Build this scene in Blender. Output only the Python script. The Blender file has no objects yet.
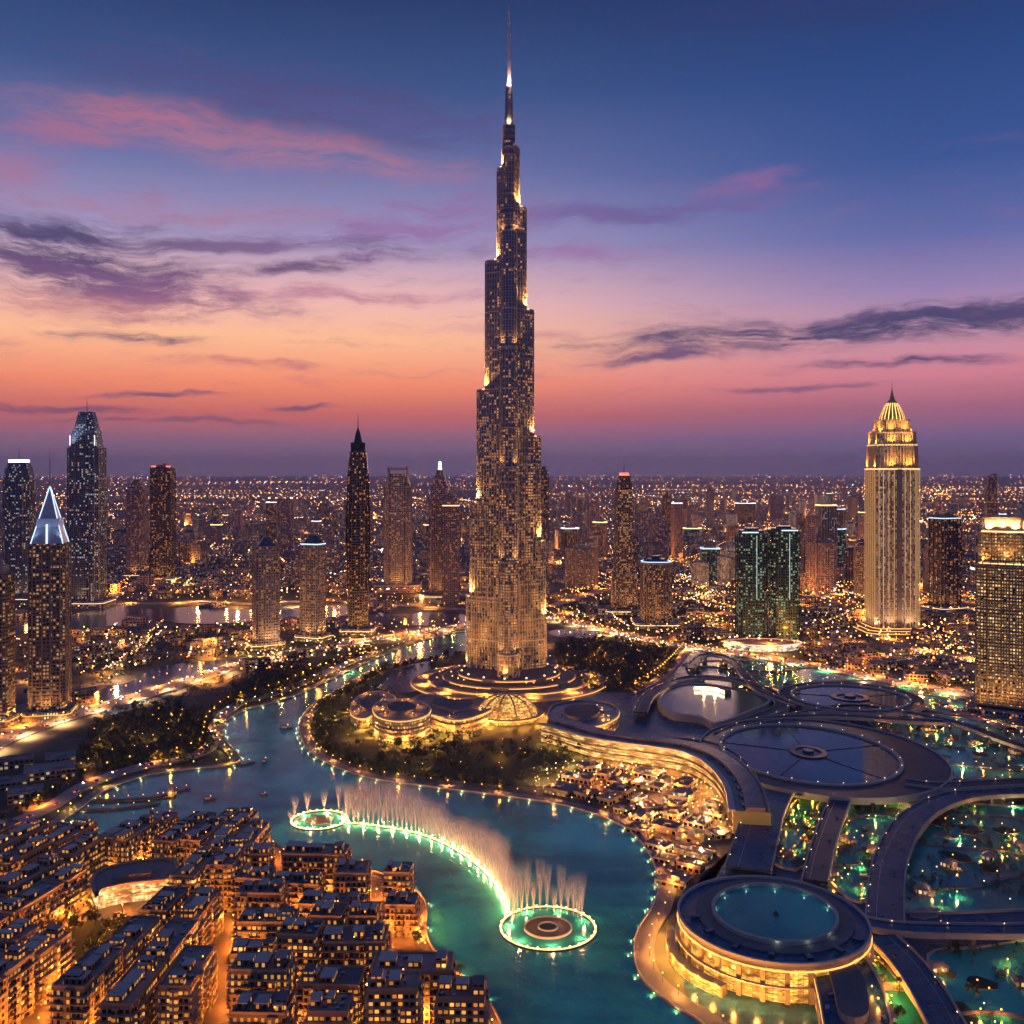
import bpy, math, random
from mathutils import Vector, Matrix
from mathutils.geometry import tessellate_polygon
R = math.radians
rnd = random.Random(7)
scn = bpy.context.scene
C = bpy.data.collections.new('city'); scn.collection.children.link(C)

# ------------------------------------------------------------------ camera
HAZE_D = 3.3e-5
CAMH = 256.0; HOR = 471.0; F = 1000.0
cam = bpy.data.objects.new('camera', bpy.data.cameras.new('camera')); C.objects.link(cam)
cam.location = (0, 0, CAMH); cam.rotation_euler = (R(90), 0, 0)
cam.data.lens = 36 * F / 1024; cam.data.sensor_width = 36
cam.data.shift_y = -(512 - HOR) / 1024
cam.data.clip_start = 1; cam.data.clip_end = 400000
scn.camera = cam
scn.view_settings.view_transform = 'Standard'; scn.view_settings.look = 'None'
scn.view_settings.exposure = .22; scn.view_settings.gamma = 1
cy = scn.cycles
cy.use_denoising = True
try: cy.denoiser = 'OPENIMAGEDENOISE'; cy.denoising_input_passes = 'RGB_ALBEDO_NORMAL'; cy.denoising_prefilter = 'ACCURATE'
except Exception: pass
cy.max_bounces = 4; cy.diffuse_bounces = 1; cy.glossy_bounces = 2; cy.transparent_max_bounces = 24; cy.volume_bounces = 0
cy.transmission_bounces = 2
cy.sample_clamp_direct = 0; cy.sample_clamp_indirect = 1.5; cy.use_light_tree = True
cy.caustics_reflective = False; cy.caustics_refractive = False
cy.adaptive_threshold = 0.03

def s2l(c):
    return tuple((x / 12.92 if x <= .04045 else ((x + .055) / 1.055) ** 2.4) for x in [v / 255 for v in c]) + (1,)

# ------------------------------------------------------------------ node helpers
class NT:
    def __init__(s, tree): s.t = tree; s.n = tree.nodes; s.l = tree.links
    def new(s, typ, **kw):
        n = s.n.new(typ)
        for k, v in kw.items(): setattr(n, k, v)
        return n
    def put(s, sock, val):
        if hasattr(val, 'is_output') or isinstance(val, bpy.types.NodeSocket): s.l.new(val, sock)
        else: sock.default_value = val
    def m(s, op, a, b=None, c=None, clamp=False):
        n = s.n.new('ShaderNodeMath'); n.operation = op; n.use_clamp = clamp
        for i, v in enumerate((a, b, c)):
            if v is not None: s.put(n.inputs[i], v)
        return n.outputs[0]
    def mixc(s, f, a, b, mode='MIX'):
        n = s.n.new('ShaderNodeMix'); n.data_type = 'RGBA'; n.blend_type = mode
        s.put(n.inputs[0], f); s.put(n.inputs[6], a); s.put(n.inputs[7], b)
        return n.outputs[2]
    def comb(s, x, y, z=0.0):
        n = s.n.new('ShaderNodeCombineXYZ')
        for i, v in enumerate((x, y, z)): s.put(n.inputs[i], v)
        return n.outputs[0]
    def sep(s, v):
        n = s.n.new('ShaderNodeSeparateXYZ'); s.l.new(v, n.inputs[0]); return n.outputs
    def noise(s, vec, scale, detail=3, rough=.55, dist=0.0):
        n = s.n.new('ShaderNodeTexNoise'); s.put(n.inputs['Vector'], vec)
        n.inputs['Scale'].default_value = scale; n.inputs['Detail'].default_value = detail
        n.inputs['Roughness'].default_value = rough; n.inputs['Distortion'].default_value = dist
        return n.outputs[0]
    def ramp(s, f, stops, interp='LINEAR'):
        n = s.n.new('ShaderNodeValToRGB'); s.put(n.inputs[0], f); e = n.color_ramp.elements
        n.color_ramp.interpolation = interp
        while len(e) < len(stops): e.new(.5)
        for i, (p, c) in enumerate(stops): e[i].position = p; e[i].color = c
        return n.outputs[0]
    def ss(s, x, lo, hi):
        n = s.n.new('ShaderNodeMapRange'); n.interpolation_type = 'SMOOTHSTEP'
        s.put(n.inputs[0], x); n.inputs[1].default_value = lo; n.inputs[2].default_value = hi
        return n.outputs[0]

# ------------------------------------------------------------------ sky
def make_world():
    w = bpy.data.worlds.new('World'); scn.world = w; w.use_nodes = True
    t = NT(w.node_tree); t.n.clear()
    tc = t.new('ShaderNodeTexCoord'); x, y, z = t.sep(tc.outputs['Generated'])
    h = t.m('SQRT', t.m('ADD', t.m('MULTIPLY', x, x), t.m('MULTIPLY', y, y)))
    v = t.m('DIVIDE', z, t.m('MAXIMUM', h, .02))                 # tan of the elevation
    az = t.m('ARCTAN2', x, y)                                     # 0 ahead, + to the right
    def rp(st):
        return t.ramp(v, [(p, s2l(c)) for p, c in st])
    L = rp([(0, (138, 114, 148)), (.03, (150, 108, 134)), (.055, (206, 106, 102)), (.085, (248, 142, 106)), (.13, (255, 190, 148)),
            (.17, (236, 184, 180)), (.225, (158, 148, 188)), (.30, (100, 110, 162)), (.38, (52, 80, 132)), (.47, (29, 56, 104)), (.7, (42, 68, 124)), (1, (54, 76, 132))])
    Rr = rp([(0, (112, 106, 148)), (.03, (124, 102, 146)), (.06, (172, 104, 128)), (.09, (214, 130, 146)), (.13, (200, 148, 170)),
             (.17, (146, 128, 176)), (.22, (92, 104, 164)), (.29, (50, 82, 144)), (.38, (34, 68, 128)), (.47, (24, 50, 102)), (.7, (38, 66, 122)), (1, (54, 76, 132))])
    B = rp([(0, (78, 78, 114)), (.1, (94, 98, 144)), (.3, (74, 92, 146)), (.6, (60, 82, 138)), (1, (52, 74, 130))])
    f = t.ss(az, -.14, .42)
    col = t.mixc(f, L, Rr)
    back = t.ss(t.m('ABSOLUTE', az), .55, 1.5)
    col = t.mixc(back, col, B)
    # clouds: soft streaks laid out by direction (azimuth, elevation)
    P = t.comb(az, v, 0.0)
    wn = t.noise(P, 5.5, 4, .6); wn2 = t.noise(t.comb(t.m('ADD', az, 7.3), v, 2.0), 6.0, 4, .6)
    az2 = t.m('ADD', az, t.m('MULTIPLY', t.m('SUBTRACT', wn, .5), .12))
    v2 = t.m('ADD', v, t.m('MULTIPLY', t.m('SUBTRACT', wn2, .5), .05))
    str_ = t.noise(t.comb(t.m('MULTIPLY', az2, 9.0), t.m('MULTIPLY', v2, 66.0), 1.0), 1.0, 11, .74)
    bil = t.noise(t.comb(t.m('MULTIPLY', az2, 22.0), t.m('MULTIPLY', v2, 90.0), 4.0), 1.0, 10, .74)
    n = t.m('ADD', t.m('MULTIPLY', str_, .62), t.m('MULTIPLY', bil, .38))
    pink = s2l((176, 104, 130)); salm = s2l((196, 118, 128)); dark = s2l((62, 62, 106)); dusk = s2l((92, 74, 116)); slate = s2l((66, 66, 108))
    # cx px, cy px, half width, half height, slope, colour, strength
    cl = [(300, 100, 210, 34, .10, s2l((74, 72, 124)), .85), (255, 143, 200, 22, .10, salm, .5), (100, 130, 90, 20, -.25, pink, .6), (10, 172, 50, 14, .0, pink, .6),
          (70, 262, 120, 34, .06, dark, 1.0), (60, 232, 90, 14, -.18, dark, .9), (150, 288, 130, 18, .12, s2l((120, 84, 128)), .9), (300, 268, 75, 9, -.12, dusk, .95),
          (210, 245, 90, 9, -.05, dusk, .8), (350, 298, 120, 7, .0, s2l((170, 110, 140)), .7), (130, 334, 70, 6, .02, dusk, .9), (245, 364, 75, 5, .06, s2l((190, 106, 120)), .8),
          (620, 214, 95, 13, -.05, s2l((90, 92, 150)), .85), (735, 182, 55, 11, -.14, s2l((134, 98, 150)), .85), (800, 10, 200, 16, .0, s2l((44, 56, 108)), .6),
          (850, 330, 250, 17, -.03, slate, 1.1), (940, 320, 130, 14, -.03, slate, 1.05), (660, 359, 75, 6, .0, dusk, .9), (905, 364, 90, 5, .0, slate, .95), (430, 228, 150, 26, -.08, s2l((140, 104, 160)), .7),
          (150, 208, 170, 13, -.03, pink, .42), (60, 300, 130, 14, .0, s2l((196, 124, 132)), .5), (390, 252, 120, 11, .08, dusk, .5), (400, 120, 130, 16, .1, s2l((84, 84, 140)), .6), (690, 205, 120, 9, -.1, s2l((110, 92, 150)), .6), (520, 330, 120, 6, 0, s2l((190, 120, 140)), .5),
          (60, 408, 90, 4, .03, dusk, .8), (160, 396, 60, 3, -.01, dusk, .85), (305, 409, 40, 3, .0, dusk, .85), (800, 390, 80, 3, .0, dusk, .7), (190, 422, 100, 3, .0, dusk, .7), (570, 256, 90, 10, .02, s2l((150, 108, 158)), .7)]
    for cx, cyy, hw, hh, sl, c, st in cl:
        a0 = math.atan((cx - 512) / 1000); k = math.cos(a0); v0 = (HOR - cyy) / 1000 * k
        du = t.m('SUBTRACT', az2, a0)
        dv = t.m('SUBTRACT', v2, t.m('ADD', v0, t.m('MULTIPLY', du, -sl)))
        q = t.m('ADD', t.m('POWER', t.m('ABSOLUTE', t.m('DIVIDE', du, hw / 1000)), 2), t.m('POWER', t.m('ABSOLUTE', t.m('DIVIDE', dv, hh / 1000)), 2))
        g = t.m('EXPONENT', t.m('MULTIPLY', q, -.8))
        d = t.m('MULTIPLY', t.ss(t.m('MULTIPLY', t.m('MULTIPLY', t.m('SUBTRACT', n, .33), 4.8), g), .08, 1.0), min(1, st))
        col = t.mixc(d, col, c)
    # faint wisps everywhere
    wsp = t.m('MULTIPLY', t.ss(n, .50, .70), t.m('MULTIPLY', t.ss(v, .03, .10), t.m('SUBTRACT', .45, t.ss(v, .25, .40))), clamp=True)
    col = t.mixc(wsp, col, s2l((140, 96, 140)))
    below = t.ss(v, -.02, 0); col = t.mixc(below, s2l((40, 36, 52)), col)
    nis = t.new('ShaderNodeTexSky', sky_type='NISHITA', sun_disc=False)
    nis.sun_elevation = R(1.0); nis.sun_rotation = R(-14); nis.air_density = 1.5; nis.dust_density = 3
    b1 = t.new('ShaderNodeBackground'); t.l.new(col, b1.inputs[0]); b1.inputs[1].default_value = .95
    b2 = t.new('ShaderNodeBackground'); t.l.new(nis.outputs[0], b2.inputs[0]); b2.inputs[1].default_value = .004
    a = t.new('ShaderNodeAddShader'); t.l.new(b1.outputs[0], a.inputs[0]); t.l.new(b2.outputs[0], a.inputs[1])
    o = t.new('ShaderNodeOutputWorld'); t.l.new(a.outputs[0], o.inputs[0])
    w.cycles.sampling_method = 'MANUAL'; w.cycles.sample_map_resolution = 512
make_world()
sun = bpy.data.lights.new('sun', 'SUN'); sun.energy = .25; sun.angle = R(12); sun.color = (1, .55, .32)
so = bpy.data.objects.new('sun', sun); C.objects.link(so); so.rotation_euler = (R(86), 0, R(166))   # last glow low beyond the city, a little to the left

# ------------------------------------------------------------------ geometry helpers
def G(px, py, z=0.0):
    Y = (CAMH - z) * F / (py - HOR); return ((px - 512) * Y / F, Y)
def px_of(X, Y, z=0): return (512 + X / Y * F, HOR + (CAMH - z) / Y * F)
def GP(pts, z=0.0): return [G(a, b, z) for a, b in pts]
def catmull(p, closed=False, k=6):
    n = len(p); out = []
    rng = range(n) if closed else range(n - 1)
    for i in rng:
        if closed: a, b, c, d = p[(i - 1) % n], p[i], p[(i + 1) % n], p[(i + 2) % n]
        else: a, b, c, d = p[max(i - 1, 0)], p[i], p[i + 1], p[min(i + 2, n - 1)]
        for j in range(k):
            s = j / k
            out.append(tuple(.5 * ((2 * b[q]) + (-a[q] + c[q]) * s + (2 * a[q] - 5 * b[q] + 4 * c[q] - d[q]) * s * s + (-a[q] + 3 * b[q] - 3 * c[q] + d[q]) * s ** 3) for q in (0, 1)))
    if not closed: out.append(tuple(p[-1]))
    return out
def plen(p): return sum(math.dist(p[i], p[i + 1]) for i in range(len(p) - 1))
def along(p, step, off=0.0):
    """points (x, y, dir) every step along polyline, shifted off to its left"""
    out = []; acc = step * .5
    for i in range(len(p) - 1):
        a, b = p[i], p[i + 1]; L = math.dist(a, b)
        if L < 1e-6: continue
        d = ((b[0] - a[0]) / L, (b[1] - a[1]) / L)
        while acc < L:
            out.append((a[0] + d[0] * acc - d[1] * off, a[1] + d[1] * acc + d[0] * off, math.atan2(d[1], d[0]))); acc += step
        acc -= L
    return out
def pip(x, y, P):
    c = False; j = len(P) - 1
    for i in range(len(P)):
        if (P[i][1] > y) != (P[j][1] > y) and x < (P[j][0] - P[i][0]) * (y - P[i][1]) / (P[j][1] - P[i][1]) + P[i][0]: c = not c
        j = i
    return c
def ellipse(cx, cy_, rx, ry, n=48, rot=0.0):
    c, s = math.cos(rot), math.sin(rot)
    return [(cx + rx * math.cos(a) * c - ry * math.sin(a) * s, cy_ + rx * math.cos(a) * s + ry * math.sin(a) * c) for a in [2 * math.pi * i / n for i in range(n)]]
def rect(w, d, rot=0.0, cx=0.0, cy_=0.0, ch=0.0):
    w /= 2; d /= 2
    P = [(-w, -d), (w, -d), (w, d), (-w, d)] if ch <= 0 else [(-w + ch, -d), (w - ch, -d), (w, -d + ch), (w, d - ch), (w - ch, d), (-w + ch, d), (-w, d - ch), (-w, -d + ch)]
    c, s = math.cos(rot), math.sin(rot)
    return [(cx + a * c - b * s, cy_ + a * s + b * c) for a, b in P]
def scl(P, k, c=(0, 0)): return [(c[0] + (a - c[0]) * k, c[1] + (b - c[1]) * k) for a, b in P]
def area2(P): return sum(P[i][0] * P[(i + 1) % len(P)][1] - P[(i + 1) % len(P)][0] * P[i][1] for i in range(len(P)))
def ccw(P): return P if area2(P) > 0 else P[::-1]

class MB:
    def __init__(s): s.v = []; s.f = []; s.m = []; s.u = []
    def face(s, pts, m=0, uv=None):
        i = len(s.v); s.v += pts; s.f.append(list(range(i, i + len(pts)))); s.m.append(m)
        s.u.append(uv or [(0, 0)] * len(pts))
    def prism(s, P, z0, z1, ms=0, mt=1, P2=None, bottom=False, top=True, uoff=0.0, voff=0.0):
        if area2(P) < 0:
            P = P[::-1]; P2 = P2[::-1] if P2 else None
        Q = P2 or P; n = len(P); u = uoff
        for i in range(n):
            j = (i + 1) % n; L = math.dist(P[i], P[j])
            s.face([(*P[i], z0), (*P[j], z0), (*Q[j], z1), (*Q[i], z1)], ms, [(u, z0 - voff), (u + L, z0 - voff), (u + L, z1 - voff), (u, z1 - voff)])
            u += L
        if top: s.cap(Q, z1, mt)
        if bottom: s.cap(P, z0, mt, True)
    def cap(s, P, z, m=0, flip=False):
        P = ccw(P)
        if len(P) == 4:
            pts = [(*p, z) for p in P]; s.face(pts[::-1] if flip else pts, m, [(p[0], p[1]) for p in (P[::-1] if flip else P)])
            return
        for t in tessellate_polygon([[Vector((a, b, 0)) for a, b in P]]):
            T = [P[k] for k in t]
            if area2(T) < 0: T = T[::-1]
            if flip: T = T[::-1]
            s.face([(*p, z) for p in T], m, T)
    def box(s, x, y, z, w, d, h, rot=0.0, ms=0, mt=None, bottom=False):
        s.prism(rect(w, d, rot, x, y), z, z + h, ms, ms if mt is None else mt, bottom=bottom)
    def ring(s, Pi, Po, z0, z1, m=0, mt=None):
        """closed wall/deck between two outlines of equal length"""
        mt = m if mt is None else mt; n = len(Po); u = 0
        for i in range(n):
            j = (i + 1) % n; L = math.dist(Po[i], Po[j])
            s.face([(*Po[i], z0), (*Po[j], z0), (*Po[j], z1), (*Po[i], z1)], m, [(u, z0), (u + L, z0), (u + L, z1), (u, z1)])
            s.face([(*Pi[j], z0), (*Pi[i], z0), (*Pi[i], z1), (*Pi[j], z1)], m, [(u + L, z0), (u, z0), (u, z1), (u + L, z1)])
            s.face([(*Po[i], z1), (*Po[j], z1), (*Pi[j], z1), (*Pi[i], z1)], mt, [Po[i], Po[j], Pi[j], Pi[i]])
            s.face([(*Pi[i], z0), (*Pi[j], z0), (*Po[j], z0), (*Po[i], z0)], m)
            u += L
    def ribbon(s, p, w, z0, z1, m=0, mt=None, off=0.0, wf=None):
        """solid strip following a polyline"""
        mt = m if mt is None else mt; n = len(p); Lp = []; Rp = []
        for i in range(n):
            a = p[max(i - 1, 0)]; b = p[min(i + 1, n - 1)]; L = math.dist(a, b) or 1; nx, ny = -(b[1] - a[1]) / L, (b[0] - a[0]) / L
            ww = wf(i / (n - 1)) if wf else w
            Lp.append((p[i][0] + nx * (off + ww / 2), p[i][1] + ny * (off + ww / 2))); Rp.append((p[i][0] + nx * (off - ww / 2), p[i][1] + ny * (off - ww / 2)))
        u = 0
        for i in range(n - 1):
            L = math.dist(p[i], p[i + 1])
            s.face([(*Rp[i], z1), (*Rp[i + 1], z1), (*Lp[i + 1], z1), (*Lp[i], z1)], mt, [(u, 0), (u + L, 0), (u + L, w), (u, w)])
            if z1 > z0:
                s.face([(*Rp[i], z0), (*Rp[i + 1], z0), (*Rp[i + 1], z1), (*Rp[i], z1)], m, [(u, z0), (u + L, z0), (u + L, z1), (u, z1)])
                s.face([(*Lp[i + 1], z0), (*Lp[i], z0), (*Lp[i], z1), (*Lp[i + 1], z1)], m, [(u + L, z0), (u, z0), (u, z1), (u + L, z1)])
            u += L
        if z1 > z0:
            s.face([(*Lp[0], z0), (*Rp[0], z0), (*Rp[0], z1), (*Lp[0], z1)], m); s.face([(*Rp[-1], z0), (*Lp[-1], z0), (*Lp[-1], z1), (*Rp[-1], z1)], m)
        return Lp, Rp
    def lathe(s, prof, n=12, cx=0.0, cy_=0.0, m=0):
        for k in range(len(prof) - 1):
            (r0, z0), (r1, z1) = prof[k], prof[k + 1]
            for i in range(n):
                a, b = 2 * math.pi * i / n, 2 * math.pi * (i + 1) / n
                q = [(cx + r0 * math.cos(a), cy_ + r0 * math.sin(a), z0), (cx + r0 * math.cos(b), cy_ + r0 * math.sin(b), z0), (cx + r1 * math.cos(b), cy_ + r1 * math.sin(b), z1), (cx + r1 * math.cos(a), cy_ + r1 * math.sin(a), z1)]
                uu = [(a * max(r0, r1), z0), (b * max(r0, r1), z0), (b * max(r0, r1), z1), (a * max(r0, r1), z1)]
                if r1 < 1e-4: q = q[:3]; uu = uu[:3]
                elif r0 < 1e-4: q = [q[0], q[2], q[3]]; uu = [uu[0], uu[2], uu[3]]
                s.face(q, m, uu)
    def ball(s, x, y, z, r, m=0, n=6):
        s.lathe([(0, z - r)] + [(r * math.cos(a), z + r * math.sin(a)) for a in (-.8, 0, .8)] + [(0, z + r)], n, x, y, m)
    def fins(s, P, z0, z1, step, w=.5, d=.7, m=0, P2=None):
        P = ccw(P) if not P2 else P; Q = P2 or P; n = len(P)
        for i in range(n):
            j = (i + 1) % n; L = math.dist(P[i], P[j])
            if L < step * .8: continue
            k = max(1, round(L / step)); dx, dy = (P[j][0] - P[i][0]) / L, (P[j][1] - P[i][1]) / L; nx, ny = dy, -dx
            for q in range(k + 1):
                t = q / k; bx, by = P[i][0] + (P[j][0] - P[i][0]) * t, P[i][1] + (P[j][1] - P[i][1]) * t
                tx, ty = Q[i][0] + (Q[j][0] - Q[i][0]) * t, Q[i][1] + (Q[j][1] - Q[i][1]) * t
                h = w / 2
                b = [(bx - dx * h, by - dy * h), (bx - dx * h + nx * d, by - dy * h + ny * d), (bx + dx * h + nx * d, by + dy * h + ny * d), (bx + dx * h, by + dy * h)]
                tt = [(tx - dx * h, ty - dy * h), (tx - dx * h + nx * d, ty - dy * h + ny * d), (tx + dx * h + nx * d, ty + dy * h + ny * d), (tx + dx * h, ty + dy * h)]
                for e in range(3): s.face([(*b[e], z0), (*b[e + 1], z0), (*tt[e + 1], z1), (*tt[e], z1)], m)
                s.face([(*tt[3], z1), (*tt[2], z1), (*tt[1], z1), (*tt[0], z1)], m)
    def bands(s, P, z0, z1, step, out=.5, h=.6, m=0, c=(0, 0)):
        k = int((z1 - z0) / step)
        r = max(math.dist(p, c) for p in P)
        for i in range(1, k + 1):
            z = z0 + i * step
            if z + h > z1: break
            s.prism(scl(P, 1 + out / r, c), z, z + h, m, m, bottom=True)
    def build(s, name, mats, parent=None, smooth=False, loc=None):
        me = bpy.data.meshes.new(name)
        me.from_pydata(s.v, [], s.f); me.update()
        for m in mats: me.materials.append(m)
        me.polygons.foreach_set('material_index', s.m)
        ul = me.uv_layers.new(name='UVMap')
        flat = [c for fu in s.u for uv in fu for c in uv]
        ul.data.foreach_set('uv', flat)
        if smooth: me.polygons.foreach_set('use_smooth', [True] * len(s.f))
        o = bpy.data.objects.new(name, me); C.objects.link(o)
        if parent: o.parent = parent
        if loc: o.location = loc
        return o

def tag(o, label=None, cat=None, group=None, kind=None):
    if label: o['label'] = label
    if cat: o['category'] = cat
    if group: o['group'] = group
    if kind: o['kind'] = kind
    return o
def empty(name, loc, rz=0.0):
    o = bpy.data.objects.new(name, None); C.objects.link(o); o.location = loc; o.rotation_euler = (0, 0, rz); o.empty_display_size = 2
    return o
KIDS = {}
def kids(o):
    if o.name not in KIDS: KIDS[o.name] = [c for c in C.objects if c.parent == o]
    return KIDS[o.name]
def copy_tree(o, loc, rz=0.0, s=1.0):
    r = o.copy(); C.objects.link(r); r.location = loc; r.rotation_euler = (0, 0, rz); r.scale = (s, s, s)
    for k in kids(o):
        q = k.copy(); C.objects.link(q); q.parent = r
    return r
def lamp(name, loc, power, col=(1, .55, .2), parent=None, r=.8, spot=None):
    L = bpy.data.lights.new(name, 'SPOT' if spot else 'POINT'); L.energy = power; L.color = col; L.shadow_soft_size = r
    o = bpy.data.objects.new(name, L); C.objects.link(o); o.location = loc
    if spot: L.spot_size = R(spot[0]); L.spot_blend = .8; o.rotation_euler = spot[1]
    if parent: o.parent = parent
    return o
ONES = 'zeroth first second third fourth fifth sixth seventh eighth ninth tenth eleventh twelfth thirteenth fourteenth fifteenth sixteenth seventeenth eighteenth nineteenth'.split()
TENS = [None, None, ('twenty', 'twentieth'), ('thirty', 'thirtieth'), ('forty', 'fortieth'), ('fifty', 'fiftieth'), ('sixty', 'sixtieth'), ('seventy', 'seventieth'), ('eighty', 'eightieth'), ('ninety', 'ninetieth')]
def ordw(n):
    if n < 20: return ONES[n]
    t, u = divmod(n, 10); return TENS[t][1] if u == 0 else TENS[t][0] + '-' + ONES[u]

# ------------------------------------------------------------------ materials
def newmat(name):
    m = bpy.data.materials.new(name); m.use_nodes = True; t = NT(m.node_tree)
    return m, t, t.n['Principled BSDF']
def plain(name, col, rough=.6, metal=0.0, var=.25, scale=.15, bump=0.0):
    m, t, b = newmat(name)
    tc = t.new('ShaderNodeTexCoord'); geo = t.new('ShaderNodeNewGeometry')
    n = t.noise(geo.outputs['Position'], scale, 5, .6); oi = t.new('ShaderNodeObjectInfo')
    k = t.m('ADD', t.m('MULTIPLY', n, 2 * var), 1 - var)
    k = t.m('MULTIPLY', k, t.m('ADD', t.m('MULTIPLY', oi.outputs['Random'], .3), .85))
    c = t.mixc(1.0, (*col, 1), t.comb(k, k, k), 'MULTIPLY')
    t.l.new(c, b.inputs['Base Color']); b.inputs['Roughness'].default_value = rough; b.inputs['Metallic'].default_value = metal
    if bump:
        bn = t.new('ShaderNodeBump'); bn.inputs['Strength'].default_value = bump; t.l.new(t.noise(geo.outputs['Position'], scale * 6, 3), bn.inputs['Height']); t.l.new(bn.outputs[0], b.inputs['Normal'])
    return m
def emit(name, col, strength, sample=True, colvar=None):
    m, t, b = newmat(name)
    b.inputs['Base Color'].default_value = (.05, .05, .05, 1)
    b.inputs['Emission Color'].default_value = (*col, 1); b.inputs['Emission Strength'].default_value = strength
    if colvar:
        geo = t.new('ShaderNodeNewGeometry')
        c = t.ramp(geo.outputs['Random Per Island'], [(i / len(colvar), (*c, 1)) for i, c in enumerate(colvar)], 'CONSTANT')
        t.l.new(c, b.inputs['Emission Color'])
        w = t.new('ShaderNodeTexWhiteNoise', noise_dimensions='1D'); t.l.new(geo.outputs['Random Per Island'], w.inputs['W'])
        t.l.new(t.m('MULTIPLY', t.m('ADD', t.m('POWER', w.outputs[0], 3), .15), strength), b.inputs['Emission Strength'])
    m.cycles.emission_sampling = 'AUTO' if sample else 'NONE'
    return m
def glowglass(name, a, b_, s, sx=.25, sy=2.2):
    """lit interior behind tall glass: bright shelves and darker furniture in level streaks"""
    m, t, b = newmat(name); uvn = t.new('ShaderNodeUVMap'); u, v, _ = t.sep(uvn.outputs[0])
    n = t.noise(t.comb(t.m('MULTIPLY', u, sx), t.m('MULTIPLY', v, sy), 0.0), 1.0, 5, .65); n2 = t.noise(t.comb(t.m('MULTIPLY', u, .07), t.m('MULTIPLY', v, .12), 3.0), 1.0, 2)
    fu = t.m('FRACT', t.m('DIVIDE', u, 2.4)); mull = t.m('MULTIPLY', t.m('GREATER_THAN', fu, .08), t.m('GREATER_THAN', t.m('FRACT', t.m('DIVIDE', v, 3.9)), .10))
    e = t.m('MULTIPLY', t.m('MULTIPLY', t.m('POWER', t.ss(n, .30, .74), 1.6), mull), t.m('MULTIPLY', t.ss(n2, .30, .62), s))
    t.l.new(t.m('ADD', e, .12), b.inputs['Emission Strength']); t.l.new(t.mixc(n, (*a, 1), (*b_, 1)), b.inputs['Emission Color'])
    b.inputs['Base Color'].default_value = (.12, .08, .04, 1); b.inputs['Roughness'].default_value = .2; m.cycles.emission_sampling = 'NONE'; return m
def facade(name, wall, glass=(.02, .03, .05), bay=3.2, fh=3.8, lit=.35, top=None, H=200.0, s=1.6, tint=(1, .27, .03), tint2=(1, .44, .10), mu=.18, mv=.22, rough=.25, wall_rough=.6, clump=.5, metal=0.0, hline=0.0, seed=0.0, geo=False, spk=1.0):
    """wall with a grid of window bays; some rooms are lit"""
    m, t, b = newmat(name)
    uvn = t.new('ShaderNodeUVMap'); u, v, _ = t.sep(uvn.outputs[0]); oi = t.new('ShaderNodeObjectInfo')
    U = t.m('DIVIDE', u, bay); V = t.m('DIVIDE', v, fh)
    cu, cv = t.m('FLOOR', U), t.m('FLOOR', V); fu, fv = t.m('FRACT', U), t.m('FRACT', V)
    sd = t.m('ADD', t.m('MULTIPLY', oi.outputs['Random'], 91.7), seed)
    if geo:
        gg = t.new('ShaderNodeNewGeometry'); sd = t.m('ADD', sd, t.m('MULTIPLY', gg.outputs['Random Per Island'], 57.3))
    wn = t.new('ShaderNodeTexWhiteNoise', noise_dimensions='3D'); t.l.new(t.comb(cu, cv, sd), wn.inputs['Vector'])
    wc = t.sep(wn.outputs['Color'])
    wr = t.new('ShaderNodeTexWhiteNoise', noise_dimensions='2D'); t.l.new(t.comb(cv, sd), wr.inputs['Vector'])
    cl = t.noise(t.comb(t.m('MULTIPLY', cu, .35), t.m('MULTIPLY', cv, .12), sd), 1.0, 2, .6)
    if top is None: th = lit
    else:
        mr = t.new('ShaderNodeMapRange'); t.put(mr.inputs[0], v); mr.inputs[2].default_value = H; mr.inputs[3].default_value = lit; mr.inputs[4].default_value = top; th = mr.outputs[0]
    th = t.m('ADD', th, t.m('MULTIPLY', t.m('SUBTRACT', cl, .5), clump * 1.6))
    th = t.m('ADD', th, t.m('MULTIPLY', t.m('SUBTRACT', wr.outputs[0], .5), clump * .3))
    on = t.m('LESS_THAN', wn.outputs[0], th)
    mk = t.m('MULTIPLY', t.m('MULTIPLY', t.m('GREATER_THAN', fu, mu), t.m('LESS_THAN', fu, 1 - mu)), t.m('MULTIPLY', t.m('GREATER_THAN', fv, mv), t.m('LESS_THAN', fv, 1 - mv)))
    br = t.m('ADD', t.m('MULTIPLY', t.m('POWER', wc[0], 3), 1.3), .18)
    if spk < 1: br = t.m('ADD', t.m('MULTIPLY', br, spk), t.m('MULTIPLY', t.ss(cl, .25, .75), (1 - spk) * .8))
    e = t.m('MULTIPLY', t.m('MULTIPLY', on, mk), t.m('MULTIPLY', br, s))
    base = t.mixc(mk, (*wall, 1), (*glass, 1))
    t.l.new(base, b.inputs['Base Color'])
    t.l.new(t.m('ADD', wall_rough, t.m('MULTIPLY', mk, rough - wall_rough)), b.inputs['Roughness'])
    t.l.new(t.m('MULTIPLY', mk, .6), b.inputs['Metallic']) if metal == 0 else b.inputs['Metallic'].__setattr__('default_value', metal)
    t.l.new(t.mixc(wc[1], (*tint, 1), (*tint2, 1)), b.inputs['Emission Color'])
    t.l.new(e, b.inputs['Emission Strength'])
    m.cycles.emission_sampling = 'NONE'
    return m

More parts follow.
